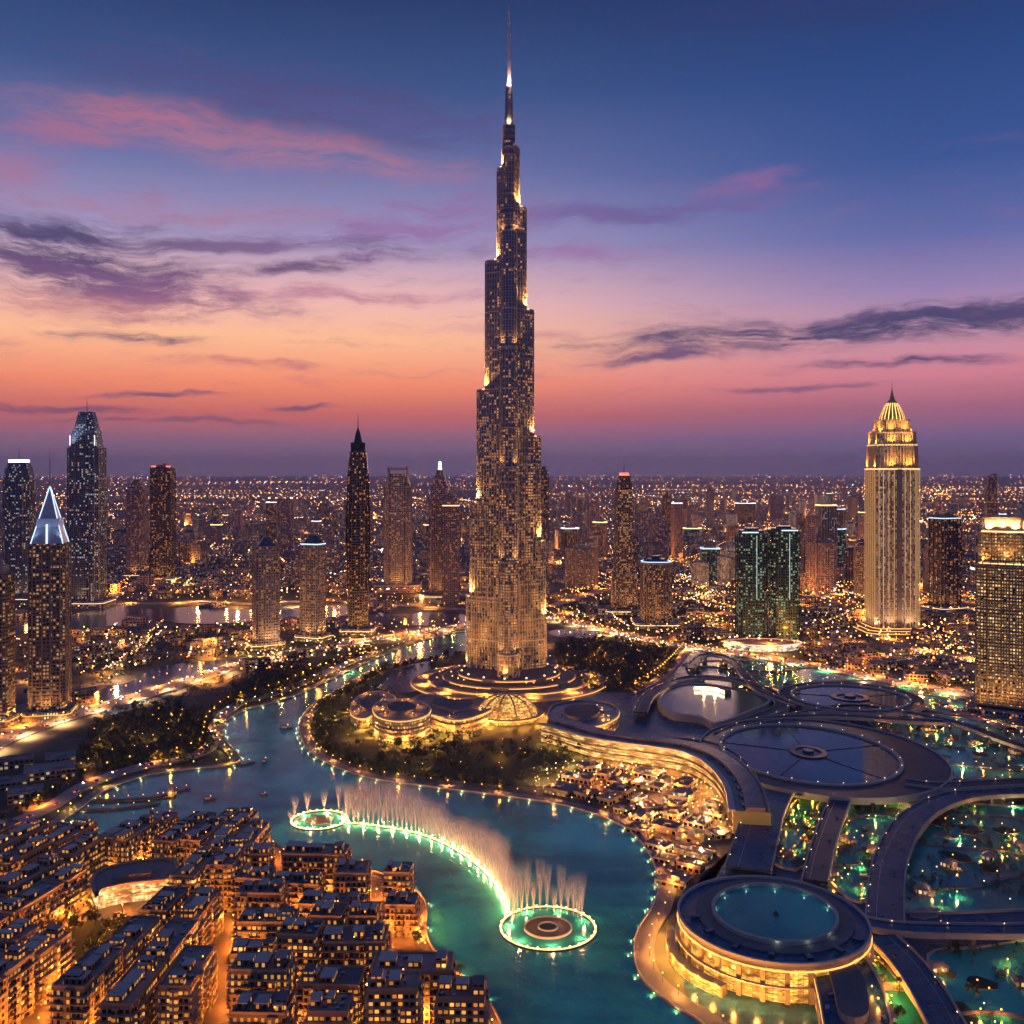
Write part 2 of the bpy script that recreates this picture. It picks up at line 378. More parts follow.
ORANGE = (1, .38, .07); GOLD = (1, .58, .18); WARMW = (1, .8, .55)
M = {}
M['concrete'] = plain('concrete', (.25, .24, .23), .7)
def panel(name, col, rough, pw, ph, seam=.35, var=.35):
    """sheet with joints, stains and slightly different panels"""
    m, t, b = newmat(name); geo = t.new('ShaderNodeNewGeometry'); P = geo.outputs['Position']
    br = t.new('ShaderNodeTexBrick'); t.put(br.inputs['Vector'], P); br.inputs['Scale'].default_value = 1.0
    br.inputs['Brick Width'].default_value = pw; br.inputs['Row Height'].default_value = ph; br.inputs['Mortar Size'].default_value = .12
    br.inputs['Color1'].default_value = (1, 1, 1, 1); br.inputs['Color2'].default_value = (.62, .62, .66, 1); br.inputs['Mortar'].default_value = (seam, seam, seam, 1)
    n = t.noise(P, .04, 6, .65); n2 = t.noise(P, .6, 4, .6)
    k = t.m('ADD', t.m('ADD', t.m('MULTIPLY', n, 2 * var), 1 - var), t.m('MULTIPLY', t.m('SUBTRACT', n2, .5), .3))
    t.l.new(t.mixc(1.0, t.mixc(1.0, (*col, 1), br.outputs[0], 'MULTIPLY'), t.comb(k, k, k), 'MULTIPLY'), b.inputs['Base Color'])
    t.l.new(t.m('ADD', t.m('MULTIPLY', n, .3), rough - .12), b.inputs['Roughness']); b.inputs['Specular IOR Level'].default_value = .14
    return m
M['roof_grey'] = plain('roof grey', (.25, .215, .20), .8, var=.4, scale=.1)
M['roof_dark'] = plain('roof dark', (.13, .11, .105), .8, var=.4)
M['roof_sand'] = plain('roof sand', (.26, .21, .18), .8, var=.35)
M['sand'] = plain('sand render', (.34, .25, .17), .8)
M['stone'] = plain('pale stone', (.42, .36, .3), .7)
M['blue_metal'] = panel('blue grey metal roof', (.030, .10, .17), .26, 7, 3.5)
M['dark_metal'] = plain('dark metal', (.03, .035, .05), .35, .7)
M['steel'] = plain('brushed steel', (.35, .36, .4), .3, .9)
M['asphalt'] = plain('worn concrete road', (.27, .235, .22), .75, var=.3, scale=.08)
M['deck'] = panel('slate road deck', (.03, .05, .085), .34, 12, 4)
M['alley'] = plain('dark street paving', (.10, .075, .06), .7, var=.4, scale=.2)
M['silver'] = plain('silver fin', (.46, .42, .39), .5, .15)
M['fin'] = plain('bronze fin', (.24, .21, .20), .5, .1)
M['paving'] = plain('promenade paving', (.17, .14, .14), .7, var=.25, scale=.3)
M['wood'] = plain('wood', (.16, .09, .05), .7)
M['white'] = plain('white paint', (.7, .68, .66), .5)
M['car_paint'] = plain('car paint', (.2, .2, .22), .25, .3)
M['car_glass'] = plain('car glass', (.01, .01, .015), .1)
M['grass'] = plain('grass', (.018, .034, .012), .9, var=.5, scale=.05, bump=.3)
M['earth'] = plain('sandy earth', (.085, .065, .05), .9, var=.5, scale=.03)
M['bark'] = plain('bark', (.08, .055, .035), .9)
def leafmat(name, a, b_):
    m, t, b = newmat(name); geo = t.new('ShaderNodeNewGeometry'); oi = t.new('ShaderNodeObjectInfo')
    c = t.mixc(geo.outputs['Random Per Island'], (*a, 1), (*b_, 1)); t.l.new(c, b.inputs['Base Color']); b.inputs['Roughness'].default_value = .7
    return m
M['leaf'] = leafmat('foliage', (.022, .045, .012), (.09, .12, .03))
M['leaf2'] = leafmat('dark foliage', (.015, .035, .014), (.05, .08, .025))
M['palm'] = leafmat('palm foliage', (.04, .07, .015), (.13, .15, .03))
M['lamp'] = emit('lamp amber', (1, .42, .07), 4, False)
M['lamp_w'] = emit('lamp white', (1, .62, .28), 5, False)
M['lamp_o'] = emit('lamp sodium', (1, .34, .045), 5, False)
M['lamp_y'] = emit('lamp yellow', (1, .66, .10), 3.5, False)
M['lamp_t'] = emit('lamp green white', (.9, 1, .5), 3, False)
LCOL = {'lamp': (1, .40, .06), 'lamp_w': (1, .52, .2), 'lamp_o': (1, .28, .025), 'lamp_y': (1, .60, .06), 'lamp_t': (1, .80, .30)}
M['strip'] = emit('warm light strip', (1, .6, .24), 2.6, False)
M['strip_o'] = emit('amber light strip', (1, .42, .09), 1.9, False)
M['strip_w'] = emit('white light strip', (.8, .88, 1), 2.2, False)
M['strip_b'] = emit('cool light strip', (.55, .75, 1), 1.5, False)
M['red'] = emit('red beacon', (1, .06, .04), 6, False)
M['head'] = emit('headlight', (1, .85, .6), 25, False)
M['tail'] = emit('tail light', (1, .05, .02), 10, False)

def watermat(name, deep, shallow, rough=.10, bump=.12, scale=.35, spots=None):
    m, t, b = newmat(name); geo = t.new('ShaderNodeNewGeometry')
    P = geo.outputs['Position']; n = t.noise(P, .006, 4, .55, 1.2); n2 = t.noise(P, .03, 4, .6)
    k = t.ss(t.m('ADD', t.m('MULTIPLY', n, .75), t.m('MULTIPLY', n2, .25)), .38, .66)
    c = t.mixc(k, (*deep, 1), (*shallow, 1)); t.l.new(c, b.inputs['Base Color'])
    b.inputs['Roughness'].default_value = rough; b.inputs['IOR'].default_value = 1.33
    bn = t.new('ShaderNodeBump'); bn.inputs['Strength'].default_value = bump; bn.inputs['Distance'].default_value = 1.0
    t.l.new(t.noise(P, scale, 4, .6), bn.inputs['Height']); t.l.new(bn.outputs[0], b.inputs['Normal'])
    return m
M['lake'] = watermat('lake water', (.018, .18, .18), (.06, .70, .50), .15, .24)
M['upper_water'] = watermat('creek water', (.03, .05, .10), (.05, .10, .16), .14)
M['pool'] = watermat('pool water', (.008, .18, .17), (.05, .44, .32), .14, .2)
M['disc'] = watermat('glazed disc', (.010, .07, .11), (.04, .15, .22), .08, .02, .1)

def groundmat():
    m, t, b = newmat('city ground'); geo = t.new('ShaderNodeNewGeometry'); P = geo.outputs['Position']
    vor = t.new('ShaderNodeTexVoronoi'); t.put(vor.inputs['Vector'], P); vor.inputs['Scale'].default_value = .012
    g = t.sep(vor.outputs['Color'])[0]
    n = t.noise(P, .0022, 5, .6); n3 = t.noise(P, .05, 4, .6)
    c1 = t.ramp(g, [(0, (.04, .045, .03, 1)), (.3, (.10, .09, .085, 1)), (.55, (.18, .15, .13, 1)), (.8, (.07, .075, .05, 1)), (1, (.26, .21, .18, 1))])
    c2 = t.mixc(t.ss(n, .42, .6), (.028, .04, .018, 1), c1)
    k = t.m('ADD', t.m('MULTIPLY', n3, .9), .55)
    t.l.new(t.mixc(1.0, c2, t.comb(k, k, k), 'MULTIPLY'), b.inputs['Base Color']); b.inputs['Roughness'].default_value = .85
    return m
M['ground'] = groundmat()

# ================================================================== SETTING
g = MB(); g.cap([(-40000, -2500), (40000, -2500), (40000, 50000), (-40000, 50000)], 0)
tag(g.build('ground', [M['ground']]), kind='structure')
hz = MB(); hz.box(0, 24000, -60, 84000, 56000, 960)
m = bpy.data.materials.new('haze'); m.use_nodes = True; t = NT(m.node_tree); t.n.clear()
pv = t.new('ShaderNodeVolumePrincipled'); pv.inputs['Color'].default_value = (.97, .88, 1.0, 1); pv.inputs['Density'].default_value = HAZE_D; pv.inputs['Anisotropy'].default_value = .1
mo = t.new('ShaderNodeOutputMaterial'); t.l.new(pv.outputs[0], mo.inputs['Volume']); m.cycles.homogeneous_volume = True; m.cycles.volume_sampling = 'DISTANCE'
hz.m = [0] * len(hz.f); tag(hz.build('haze', [m]), kind='stuff')

def sheet(name, pts, z, mat, px=True, smooth=False, zpx=0.0):
    P = GP(pts, zpx) if px else pts
    if smooth: P = catmull(P, True, 5)
    b = MB(); b.cap(P, z)
    return P, tag(b.build(name, [mat]), kind='structure')

TOWN_EDGE = [(-30, 852), (60, 846), (140, 838), (200, 835), (235, 828), (275, 845), (300, 860), (350, 868), (395, 880), (425, 902), (428, 940), (448, 968), (480, 992), (500, 1024), (520, 1100)]
LEFTBANK = [(30, 842), (75, 815), (105, 793), (145, 778), (190, 771), (232, 767), (240, 758), (226, 742), (224, 726), (245, 712), (290, 699), (335, 679), (375, 660), (420, 642), (475, 630)]
ISLE = [(480, 650), (450, 655), (405, 663), (370, 672), (335, 692), (312, 706), (300, 724), (303, 745), (325, 764), (370, 780), (440, 790), (512, 799), (570, 809), (618, 826), (645, 850), (658, 882), (652, 908), (636, 935), (634, 962), (645, 985), (675, 1010), (705, 1030), (760, 1100)]
EDGE_T = catmull(GP(TOWN_EDGE), False, 5); EDGE_L = catmull(GP(LEFTBANK), False, 5); EDGE_I = catmull(GP(ISLE), False, 6)
LAKE = EDGE_L + EDGE_I + EDGE_T[::-1]
b = MB(); b.cap(LAKE, .4); tag(b.build('water', [M['lake']]), kind='structure')
UP1 = [(-40, 628), (60, 617), (110, 606), (150, 609), (200, 607), (252, 610), (300, 609), (345, 606), (352, 614), (300, 620), (255, 622), (200, 624), (150, 622), (105, 628), (40, 632), (-40, 642)]
UP2 = [(85, 708), (100, 690), (130, 682), (155, 668), (190, 663), (225, 661), (243, 666), (215, 676), (180, 690), (150, 700), (118, 715)]
UP3 = [(375, 612), (400, 616), (430, 612), (470, 616), (500, 622), (470, 628), (430, 626), (400, 624)]
UP4 = [(345, 640), (400, 633), (440, 627), (480, 630), (480, 634), (430, 640), (390, 645)]
UP5 = [(378, 690), (388, 678), (405, 665), (430, 662), (428, 675), (418, 690), (400, 693)]
UP6 = [(548, 632), (570, 629), (600, 632), (598, 637), (560, 637)]
for q in (UP1, UP2, UP3, UP5, UP6): sheet('water', q, .45, M['upper_water'], smooth=True)
UPW = [catmull(GP(q), True, 5) for q in (UP1, UP2, UP3, UP5, UP6)]
# parks
PARK_L = [(88, 735), (110, 716), (150, 708), (190, 710), (212, 722), (214, 745), (195, 763), (150, 766), (100, 772), (75, 765)]
PARK_C = [(318, 705), (345, 690), (385, 690), (420, 722), (500, 742), (560, 742), (590, 760), (560, 785), (500, 786), (430, 777), (360, 765), (322, 745)]
PARK_R = [(560, 640), (620, 642), (670, 652), (678, 668), (640, 690), (590, 690), (560, 668)]
PARK_L2 = [(225, 700), (255, 672), (300, 668), (320, 680), (285, 694), (245, 708)]
PARKS = {}
for nm, q in (('l', PARK_L), ('c', PARK_C), ('r', PARK_R), ('l2', PARK_L2)):
    PARKS[nm] = sheet('lawn', q, .55, M['grass'], smooth=True)[0]
LAND_L = [(-60, 770), (70, 770), (100, 790), (60, 820), (20, 850), (-60, 870)]
sheet('land', LAND_L, .35, M['earth'])
sheet('land', [(-60, 849), (60, 846), (140, 838), (200, 835), (235, 828), (275, 845), (300, 860), (350, 868), (395, 880), (425, 902), (428, 940), (448, 968), (480, 992), (500, 1024), (520, 1100), (-60, 1100)], .6, M['alley'])
BAZ = [(520, 790), (560, 765), (600, 760), (700, 775), (735, 805), (735, 840), (700, 900), (670, 900), (655, 850), (615, 815)]
sheet('land', BAZ, .5, M['earth'], smooth=True)
# promenades and roads
def road(name, pts, w, z, mat, px=True, wf=None, k=6):
    p = catmull(GP(pts) if px else pts, False, k); b = MB(); b.ribbon(p, w, 0, z, wf=wf)
    tag(b.build(name, [mat]), kind='structure'); return p
def promenade(edge, w, off, label=None):
    b = MB(); b.ribbon(edge, w, 0, 1.3, off=off); o = b.build('promenade', [M['paving']]); tag(o, kind='structure')
    k = MB(); k.ribbon(edge, .7, 1.3, 2.2, off=off + (w / 2 - .35) * (1 if off < 0 else -1)); tag(k.build('kerb', [M['stone']]), kind='structure')
promenade(EDGE_L, 9, 4.6); promenade(EDGE_I, 11, 5.6); promenade(EDGE_T, 5, -2.6)
EXPRESS = road('road', [(-60, 775), (0, 742), (60, 720), (130, 700), (200, 678), (260, 660), (330, 647), (400, 636), (470, 626), (540, 618), (600, 630), (660, 643), (740, 655), (800, 664), (880, 680), (960, 694), (1060, 712)], 30, 1.6, M['asphalt'])
SHORE_RD = road('road', [(-60, 880), (0, 832), (50, 808), (90, 784), (140, 768), (190, 758), (212, 745), (218, 722), (240, 704), (285, 691), (330, 671), (380, 652)], 14, 1.5, M['asphalt'])
TOP_RD = road('road', [(-60, 622), (20, 612), (70, 606), (110, 602), (150, 604), (200, 602), (250, 604), (330, 601), (400, 606), (470, 610)], 22, 1.4, M['asphalt'])
RD4 = road('road', [(110, 600), (140, 580), (180, 560), (230, 550), (300, 545), (360, 548)], 24, 1.4, M['asphalt'])
RD5 = road('road', [(545, 608), (575, 600), (600, 591), (640, 580), (700, 560), (730, 545)], 24, 1.4, M['asphalt'])
RD6 = road('road', [(790, 580), (820, 595), (850, 612), (872, 634), (900, 646), (960, 660), (1040, 672)], 24, 1.4, M['asphalt'])
RD7 = road('road', [(640, 690), (665, 675), (680, 660), (690, 648)], 12, 1.5, M['asphalt'])
RD8 = road('road', [(720, 615), (760, 600), (800, 580), (850, 560), (900, 550)], 22, 1.4, M['asphalt'])
RD9 = road('road', [(940, 705), (985, 722), (1030, 735), (1080, 745)], 16, 1.5, M['asphalt'])
AVOID_RD = [(EXPRESS, 26), (SHORE_RD, 14), (TOP_RD, 22), (RD4, 24), (RD5, 24), (RD6, 24), (RD8, 22), (RD7, 12), (RD9, 14)]
# painted lane lines on the express road
b = MB()
for off in (-14, -7.5, -3.9, 3.9, 7.5, 14): b.ribbon(EXPRESS, .35, 1.62, 1.62, off=off)
tag(b.build('road_marking', [M['white']]), kind='structure')
def clear(x, y, r=0.0, roads=True):
    if pip(x, y, LAKE): return False
    for P in UPW:
        if pip(x, y, P): return False
    if roads:
        for p, w in AVOID_RD:
            for q in p[::2]:
                if abs(q[0] - x) < w + r + 12 and abs(q[1] - y) < w + r + 12 and math.dist(q, (x, y)) < w / 2 + r + 10: return False
    return True
TOWERS = []   # (x, y, radius) of everything tall, keeps fillers away
def free(x, y, r):
    return all(math.dist((x, y), (a, b_)) > r + c for a, b_, c in TOWERS)

# ================================================================== MAIN TOWER
BX, BY = G(509, 680)
def stadium(L, r, ang, n=9, back=0.0):
    """outline of a wing from the core centre outwards with a rounded nose"""
    P = [(-back, -r)] + [(L + r * math.cos(a), r * math.sin(a)) for a in [R(-90 + 180 * i / (n - 1)) for i in range(n)]] + [(-back, r)]
    c, s = math.cos(ang), math.sin(ang)
    return [(x * c - y * s, x * s + y * c) for x, y in P]
def main_tower():
    root = empty('skyscraper', (BX, BY, 0)); TOWERS.append((BX, BY, 125))
    tag(root, 'tallest stepped skyscraper with gold lit lower floors and a thin needle spire', 'skyscraper')
    K = BY / F
    zz = lambda py: (680 - py) * K
    fm = facade('silver tower wall', (.15, .13, .13), (.07, .12, .26), bay=3.4, fh=3.4, lit=.86, top=.10, H=470, s=1.2, clump=.8, spk=.4, mu=.16, mv=.2, rough=.10, tint=(1, .30, .04), tint2=(1, .48, .13))
    mats = [fm, M['roof_dark'], M['strip'], M['silver']]
    wings = {'left': (R(152), [(680, 598, 43.5), (598, 503, 39.5), (503, 390, 32.5), (390, 261, 24), (261, 169, 12), (169, 127, 6)]),
             'right': (R(28), [(680, 620, 38), (620, 542, 37), (542, 437, 32), (437, 310, 25), (310, 208, 17.5), (208, 148, 10.5)]),
             'front': (R(-91), [(680, 648, 46), (648, 560, 39), (560, 468, 33), (468, 350, 26), (350, 235, 18), (235, 150, 8.5)])}
    for w, (ang, secs) in wings.items():
        b = MB(); L0 = None; lights = []
        for qi, (pa, pb, ext) in enumerate(secs):
            ext *= K; r = min(13.2 - qi * .9, ext * .93); L = max(.1, (ext - r) / (abs(math.cos(ang)) if w != 'front' else 1.0))
            P = stadium(L, r, ang); z0, z1 = zz(pa), zz(pb)
            b.prism(P, z0, z1, 0, 1)
            b.prism(scl(P, 1.012), z1, z1 + 1.6, 3, 3)                         # parapet
            st = 4 if z0 < 250 else 2
            Pf = P[1:-1]
            for i in range(0, len(Pf), 1):                                      # slim steel fins down the nose
                x, y = Pf[i]; d = math.hypot(x, y) or 1
                b.box(x + x / d * .3, y + y / d * .3, z0, .55, .55, z1 - z0 - .5, ang, 3)
            for q in [L * (k_ + 1) / (int(L / 4.5) + 2) for k_ in range(int(L / 4.5) + 1)]:
                for sd in (-1, 1):
                    x, y = q * math.cos(ang) - sd * r * math.sin(ang), q * math.sin(ang) + sd * r * math.cos(ang)
                    b.box(x, y, z0, .6, 1.0, z1 - z0 - .5, ang, 3)
            b.bands(P, z0, z1, 6.8, .35, .45, 3); b.bands(P, z0, z1, 47.6, .7, 1.5, 3)
            if L0 is not None and z0 > 20:
                sg = {'left': 1, 'right': -1, 'front': 1}[w]
                for da in (28, 60) if w != 'front' else (-45, 45):
                    A = ang + sg * R(da); lights.append((L * math.cos(ang) + (r + 4.2) * math.cos(A), L * math.sin(ang) + (r + 4.2) * math.sin(A), z0 + 3, 0))
            L0 = L
        o = b.build('wing', mats, root)
        for x, y, z, gap in lights:
            f = MB(); f.box(0, 0, 0, 2.2, 1.2, .8, ang); fo = f.build('floodlight', [M['strip']], o, loc=(x, y, z - 2.2))
            lamp('floodlight_beam', (0, 0, 3), (240000 if z < 450 else 260000) if w != 'front' else 20000, (1, .44, .09), fo, 1.0, (130, (math.pi, 0, 0)))
    b = MB(); zt = zz(127)
    for ra, ya, yb in ((14, 680, 310), (12, 310, 208), (9.2, 208, 165), (7.6, 165, 127)): b.prism(ellipse(0, 0, ra, ra, 12), zz(ya), zz(yb), 0, 1); b.bands(ellipse(0, 0, ra, ra, 12), zz(ya), zz(yb), 6.8, .3, .45, 3)
    zt2 = zz(87); b.prism(ellipse(0, 0, 8.2, 8.2, 12), zt, zt + 1.6, 3, 3)
    b.prism(ellipse(0, 0, 5.3, 5.3, 12), zt + 2, zt2, 0, 1, P2=ellipse(0, 0, 4.2, 4.2, 12))
    b.build('core', mats, root)
    for a in (0, 120, 240):
        f = MB(); f.box(0, 0, 0, 1, 1, .6); fo = f.build('floodlight', [M['strip']], root, loc=(7 * math.cos(R(a - 90)), 7 * math.sin(R(a - 90)), zt + 2.1))
        lamp('floodlight_beam', (0, 0, 3), 16000, (1, .6, .2), fo, .6)
    s = MB(); zs = zz(5)
    s.lathe([(4, zt2), (3.0, zt2 + 2), (2.6, zz(62)), (2.0, zz(61)), (1.7, zz(36)), (1.3, zz(35)), (1.0, zz(14)), (.6, zs)], 10, 0, 0, 0)
    for p_ in (80, 62, 50, 36, 24, 14): s.lathe([(0, zz(p_)), (2.9 - (80 - p_) * .02, zz(p_)), (2.9 - (80 - p_) * .02, zz(p_) + 2), (0, zz(p_) + 2)], 10, 0, 0, 0)
    s.build('spire', [plain('spire steel', (.8, .62, .58), .45, .2)], root)
    f = MB(); f.box(0, -5, zt2 + .2, 1, 1, .6); fo = f.build('floodlight', [M['strip']], root); lamp('floodlight_beam', (1, -6.5, zt2 + 5), 30000, (1, .62, .5), fo, .5)
    for k in range(14):
        a = R(k * 360 / 14 + 8); r = 58; f = MB(); f.box(0, 0, 0, 2, 2, 1.2); fo = f.build('base_floodlight', [M['strip']], root, loc=(r * math.cos(a), r * math.sin(a), 13))
        lamp('floodlight_beam', (0, 0, 6), 55000, (1, .38, .07), fo, 1.5, (150, (math.pi, 0, 0)))
    return root
main_tower()
def terraces():
    root = empty('tower_plaza', (BX, BY - 12, 0)); tag(root, 'round stepped plaza of glowing rings at the foot of the tallest skyscraper', 'plaza')
    for i, (r, z0, z1) in enumerate(((118, 0, 2.2), (98, 2.2, 5), (80, 5, 8.5), (62, 8.5, 13))):
        b = MB(); P = ellipse(0, 0, r, r * .93, 72); b.prism(P, z0, z1, 0, 1); b.ring(scl(P, .985), scl(P, 1.0), z1, z1 + .9, 2)
        b.build('terrace', [M['sand'], M['paving'], M['stone']], root)
        s = MB(); Pm = scl(P, 1.006); n = len(Pm)
        for k in range(n):
            if (k // 3 + i) % 4 == 3: continue
            a, c = Pm[k], Pm[(k + 1) % n]
            s.face([(*a, z1 - 1.3), (*c, z1 - 1.3), (*c, z1 - .5), (*a, z1 - .5)], 0)
        s.build('light_strip', [M['strip_o']], root)
    for k in range(12): a = R(k * 30 + 15); lamp('terrace_light', (104 * math.cos(a), 98 * math.sin(a), 9), 60000, (1, .34, .045), root, 1, (160, (0, 0, 0)))
    for k in range(34):
        a = R(k * 360 / 34 + rnd.uniform(-4, 4)); r = rnd.choice((70, 88, 108, 72)); b = MB()
        b.ball(0, 0, 4, .7, 0); b.box(0, 0, 0, .2, .2, 3.4, 0, 1)
        b.build('bollard_lamp', [M['lamp_o'], M['dark_metal']], root, loc=(r * math.cos(a), r * .93 * math.sin(a), {70: 8.5, 72: 8.5, 88: 5, 108: 2.2}[r]))
terraces()
def atrium():
    x, y = G(507, 723); root = empty('glass_dome', (x, y + 20, 0)); TOWERS.append((x, y + 20, 40))
    tag(root, 'amber glass dome hall with arched ribs in front of the tallest skyscraper', 'dome hall')
    em = glowglass('amber dome glass', (1, .34, .04), (1, .62, .16), 3.2, .3, .8)
    b = MB(); b.lathe([(31, 0), (31, 7)], 40); b.lathe([(31, 7), (28, 13), (22, 19), (14, 23), (6, 25), (0, 25.6)], 40); b.build('glazing', [em], root)
    for k in range(10):
        a = R(k * 36); b = MB(); prev = None
        for (r, z) in ((32, 0), (32, 7), (29, 13.4), (22.8, 19.6), (14.5, 23.8), (6, 25.9), (0.5, 26.4)):
            if prev: 
                c, s = math.cos(a), math.sin(a); w = .7
                q = lambda r_, z_, e: (r_ * c - e * s, r_ * s + e * c, z_)
                b.face([q(*prev, -w), q(r, z, -w), q(r, z, w), q(*prev, w)][::-1]); b.face([q(*prev, w), q(r, z, w), q(r - 1, z - .8, w), q(prev[0] - 1, prev[1] - .8, w)]); b.face([q(prev[0] - 1, prev[1] - .8, -w), q(r - 1, z - .8, -w), q(r, z, -w), q(*prev, -w)])
            prev = (r, z)
        b.build('rib', [M['sand']], root)
    for k in range(9): a = R(180 + k * 22.5); lamp('dome_floodlight', (44 * math.cos(a), 44 * math.sin(a), 5), 14000, (1, .38, .06), root, 1)
    b = MB(); b.ring(ellipse(0, 0, 33, 33, 40), ellipse(0, 0, 38, 38, 40), 5, 6.2); b.build('canopy', [M['sand']], root)
    b = MB(); b.ring(ellipse(0, 0, 36.2, 36.2, 40), ellipse(0, 0, 36.9, 36.9, 40), 4.5, 4.9); b.build('light_strip', [M['strip_o']], root)
atrium()

# ================================================================== NAMED TOWERS
def facemat(kind):
    if kind in FM: return FM[kind]
    return FM['grey']
FM = {
 'blue': facade('blue glass wall', (.09, .14, .22), (.012, .035, .07), 3.6, 4.2, .18, s=2.4, tint=(1, .5, .18), tint2=(.6, .85, 1), clump=.5, rough=.12),
 'dark': facade('dark glass wall', (.11, .11, .13), (.012, .014, .022), 3.6, 4.2, .20, s=2.6, clump=.6, rough=.15),
 'bronze': facade('bronze wall', (.22, .17, .14), (.02, .018, .02), 3.2, 3.9, .38, s=1.9, clump=.6, tint=(1, .36, .07), tint2=(1, .6, .26)),
 'beige': facade('beige wall', (.32, .27, .25), (.02, .02, .025), 3.4, 4.0, .32, s=1.9, clump=.55),
 'grey': facade('grey stone wall', (.27, .28, .33), (.02, .025, .04), 3.5, 4.1, .22, s=2.0, clump=.6),
 'green': facade('green glass wall', (.04, .10, .09), (.006, .035, .035), 3.6, 4.2, .26, s=1.7, tint=(.75, .8, .32), tint2=(.45, .95, .72), clump=.7, rough=.12),
 'gold': facade('gold wall', (.24, .16, .09), (.03, .02, .015), 2.8, 3.5, .95, s=1.05, tint=(1, .48, .12), tint2=(1, .66, .3), clump=.4),
 'cream': facade('cream floodlit wall', (.42, .34, .27), (.04, .03, .03), 2.6, 3.8, .62, s=1.37, tint=(1, .52, .24), tint2=(1, .76, .52), clump=.35),
 'mauve': facade('mauve stone wall', (.28, .24, .30), (.02, .018, .03), 3.6, 4.2, .16, s=2.0, clump=.5),
}
def base(name, label, cat, px, py, wpx, rot=0.0, r=None):
    x, y = G(px, py); k = y / F; w = wpx * k
    d = (CAMH and w) / 2
    x *= (y + d * .8) / y; w *= .93; root = empty(name, (x, y + d * .8, 0), R(rot)); tag(root, label, cat); TOWERS.append((x, y + d * .8, r or w * .75))
    k2 = (y + d * .25) / F
    return root, w, lambda p: (py - p) * k2
def part(root, name, mats, fn):
    b = MB(); fn(b); return b.build(name, mats, root)
def spirepart(root, z0, z1, r=1.0, mat='steel', cx=0, cy_=0, name='spire'):
    b = MB(); b.lathe([(r, z0), (r * .7, z0 + (z1 - z0) * .5), (.15, z1)], 8, cx, cy_); return b.build(name, [M[mat]], root)
def podium(root, w, d, h, mat='grey', strip=None, ox=0, oy=0, nm='podium'):
    for k in range(6): a = R(k * 60 + 30); lamp('podium_floodlight', (w * .52 * math.cos(a), d * .52 * math.sin(a), h + 2), 30000, (1, .42, .09), root, 1, (150, (math.pi, 0, 0)))
    b = MB(); P = rect(w, d, 0, ox, oy, min(w, d) * .12); b.prism(P, 0, h, 0, 1); b.ring(scl(P, .98, (ox, oy)), P, h, h + 1.1, 2); b.build(nm, [FM[mat], M['roof_grey'], M['stone']], root)
    if strip:
        b = MB(); Q = scl(P, 1.012, (ox, oy)); b.ring(scl(P, 1.002, (ox, oy)), Q, h - 2.9, h - 2.3); b.build('light_strip', [M[strip]], root)

def T_partial():
    root, w, Z = base('apartment_tower', 'westernmost brown apartment tower, half out of view beside the white crowned tower', 'tower', 0, 727, 24)
    P = rect(w, w, 0, 0, 0, 3); part(root, 'shaft', [FM['bronze'], M['roof_dark'], M['sand']], lambda b: (b.prism(P, 0, Z(575)), b.bands(P, 0, Z(575), 3.6, .8, .5, 2)))
    part(root, 'roof_house', [M['concrete'], M['roof_dark']], lambda b: b.prism(scl(P, .6), Z(575), Z(566)))
    podium(root, w * 1.3, w * 1.2, 9, 'gold', 'strip_o')
def T_blue():
    root, w, Z = base('office_tower', 'blue glass tower with rounded shoulders and a white lit top band', 'tower', 19, 604, 29)
    P = rect(w * .98, w * .8, 0, 0, 0, w * .16)
    def f(b):
        b.prism(scl(P, .92), 0, Z(560), 0, 1, P2=P); b.prism(P, Z(560), Z(480), 0, 1); b.prism(P, Z(480), Z(468), 0, 1, P2=scl(P, .86)); b.prism(scl(P, .80), Z(468), Z(463), 0, 1, P2=scl(P, .7)); b.fins(P, Z(560), Z(480), 7, .6, .9, 2)
    part(root, 'shaft', [FM['blue'], M['roof_dark'], M['steel']], f)
    part(root, 'lit_crown', [M['strip_w'], M['roof_dark']], lambda b: b.prism(scl(P, .66), Z(463), Z(460)))
    spirepart(root, Z(460), Z(446), .9)
    podium(root, w * 1.5, w * 1.1, 12, 'grey', 'strip')
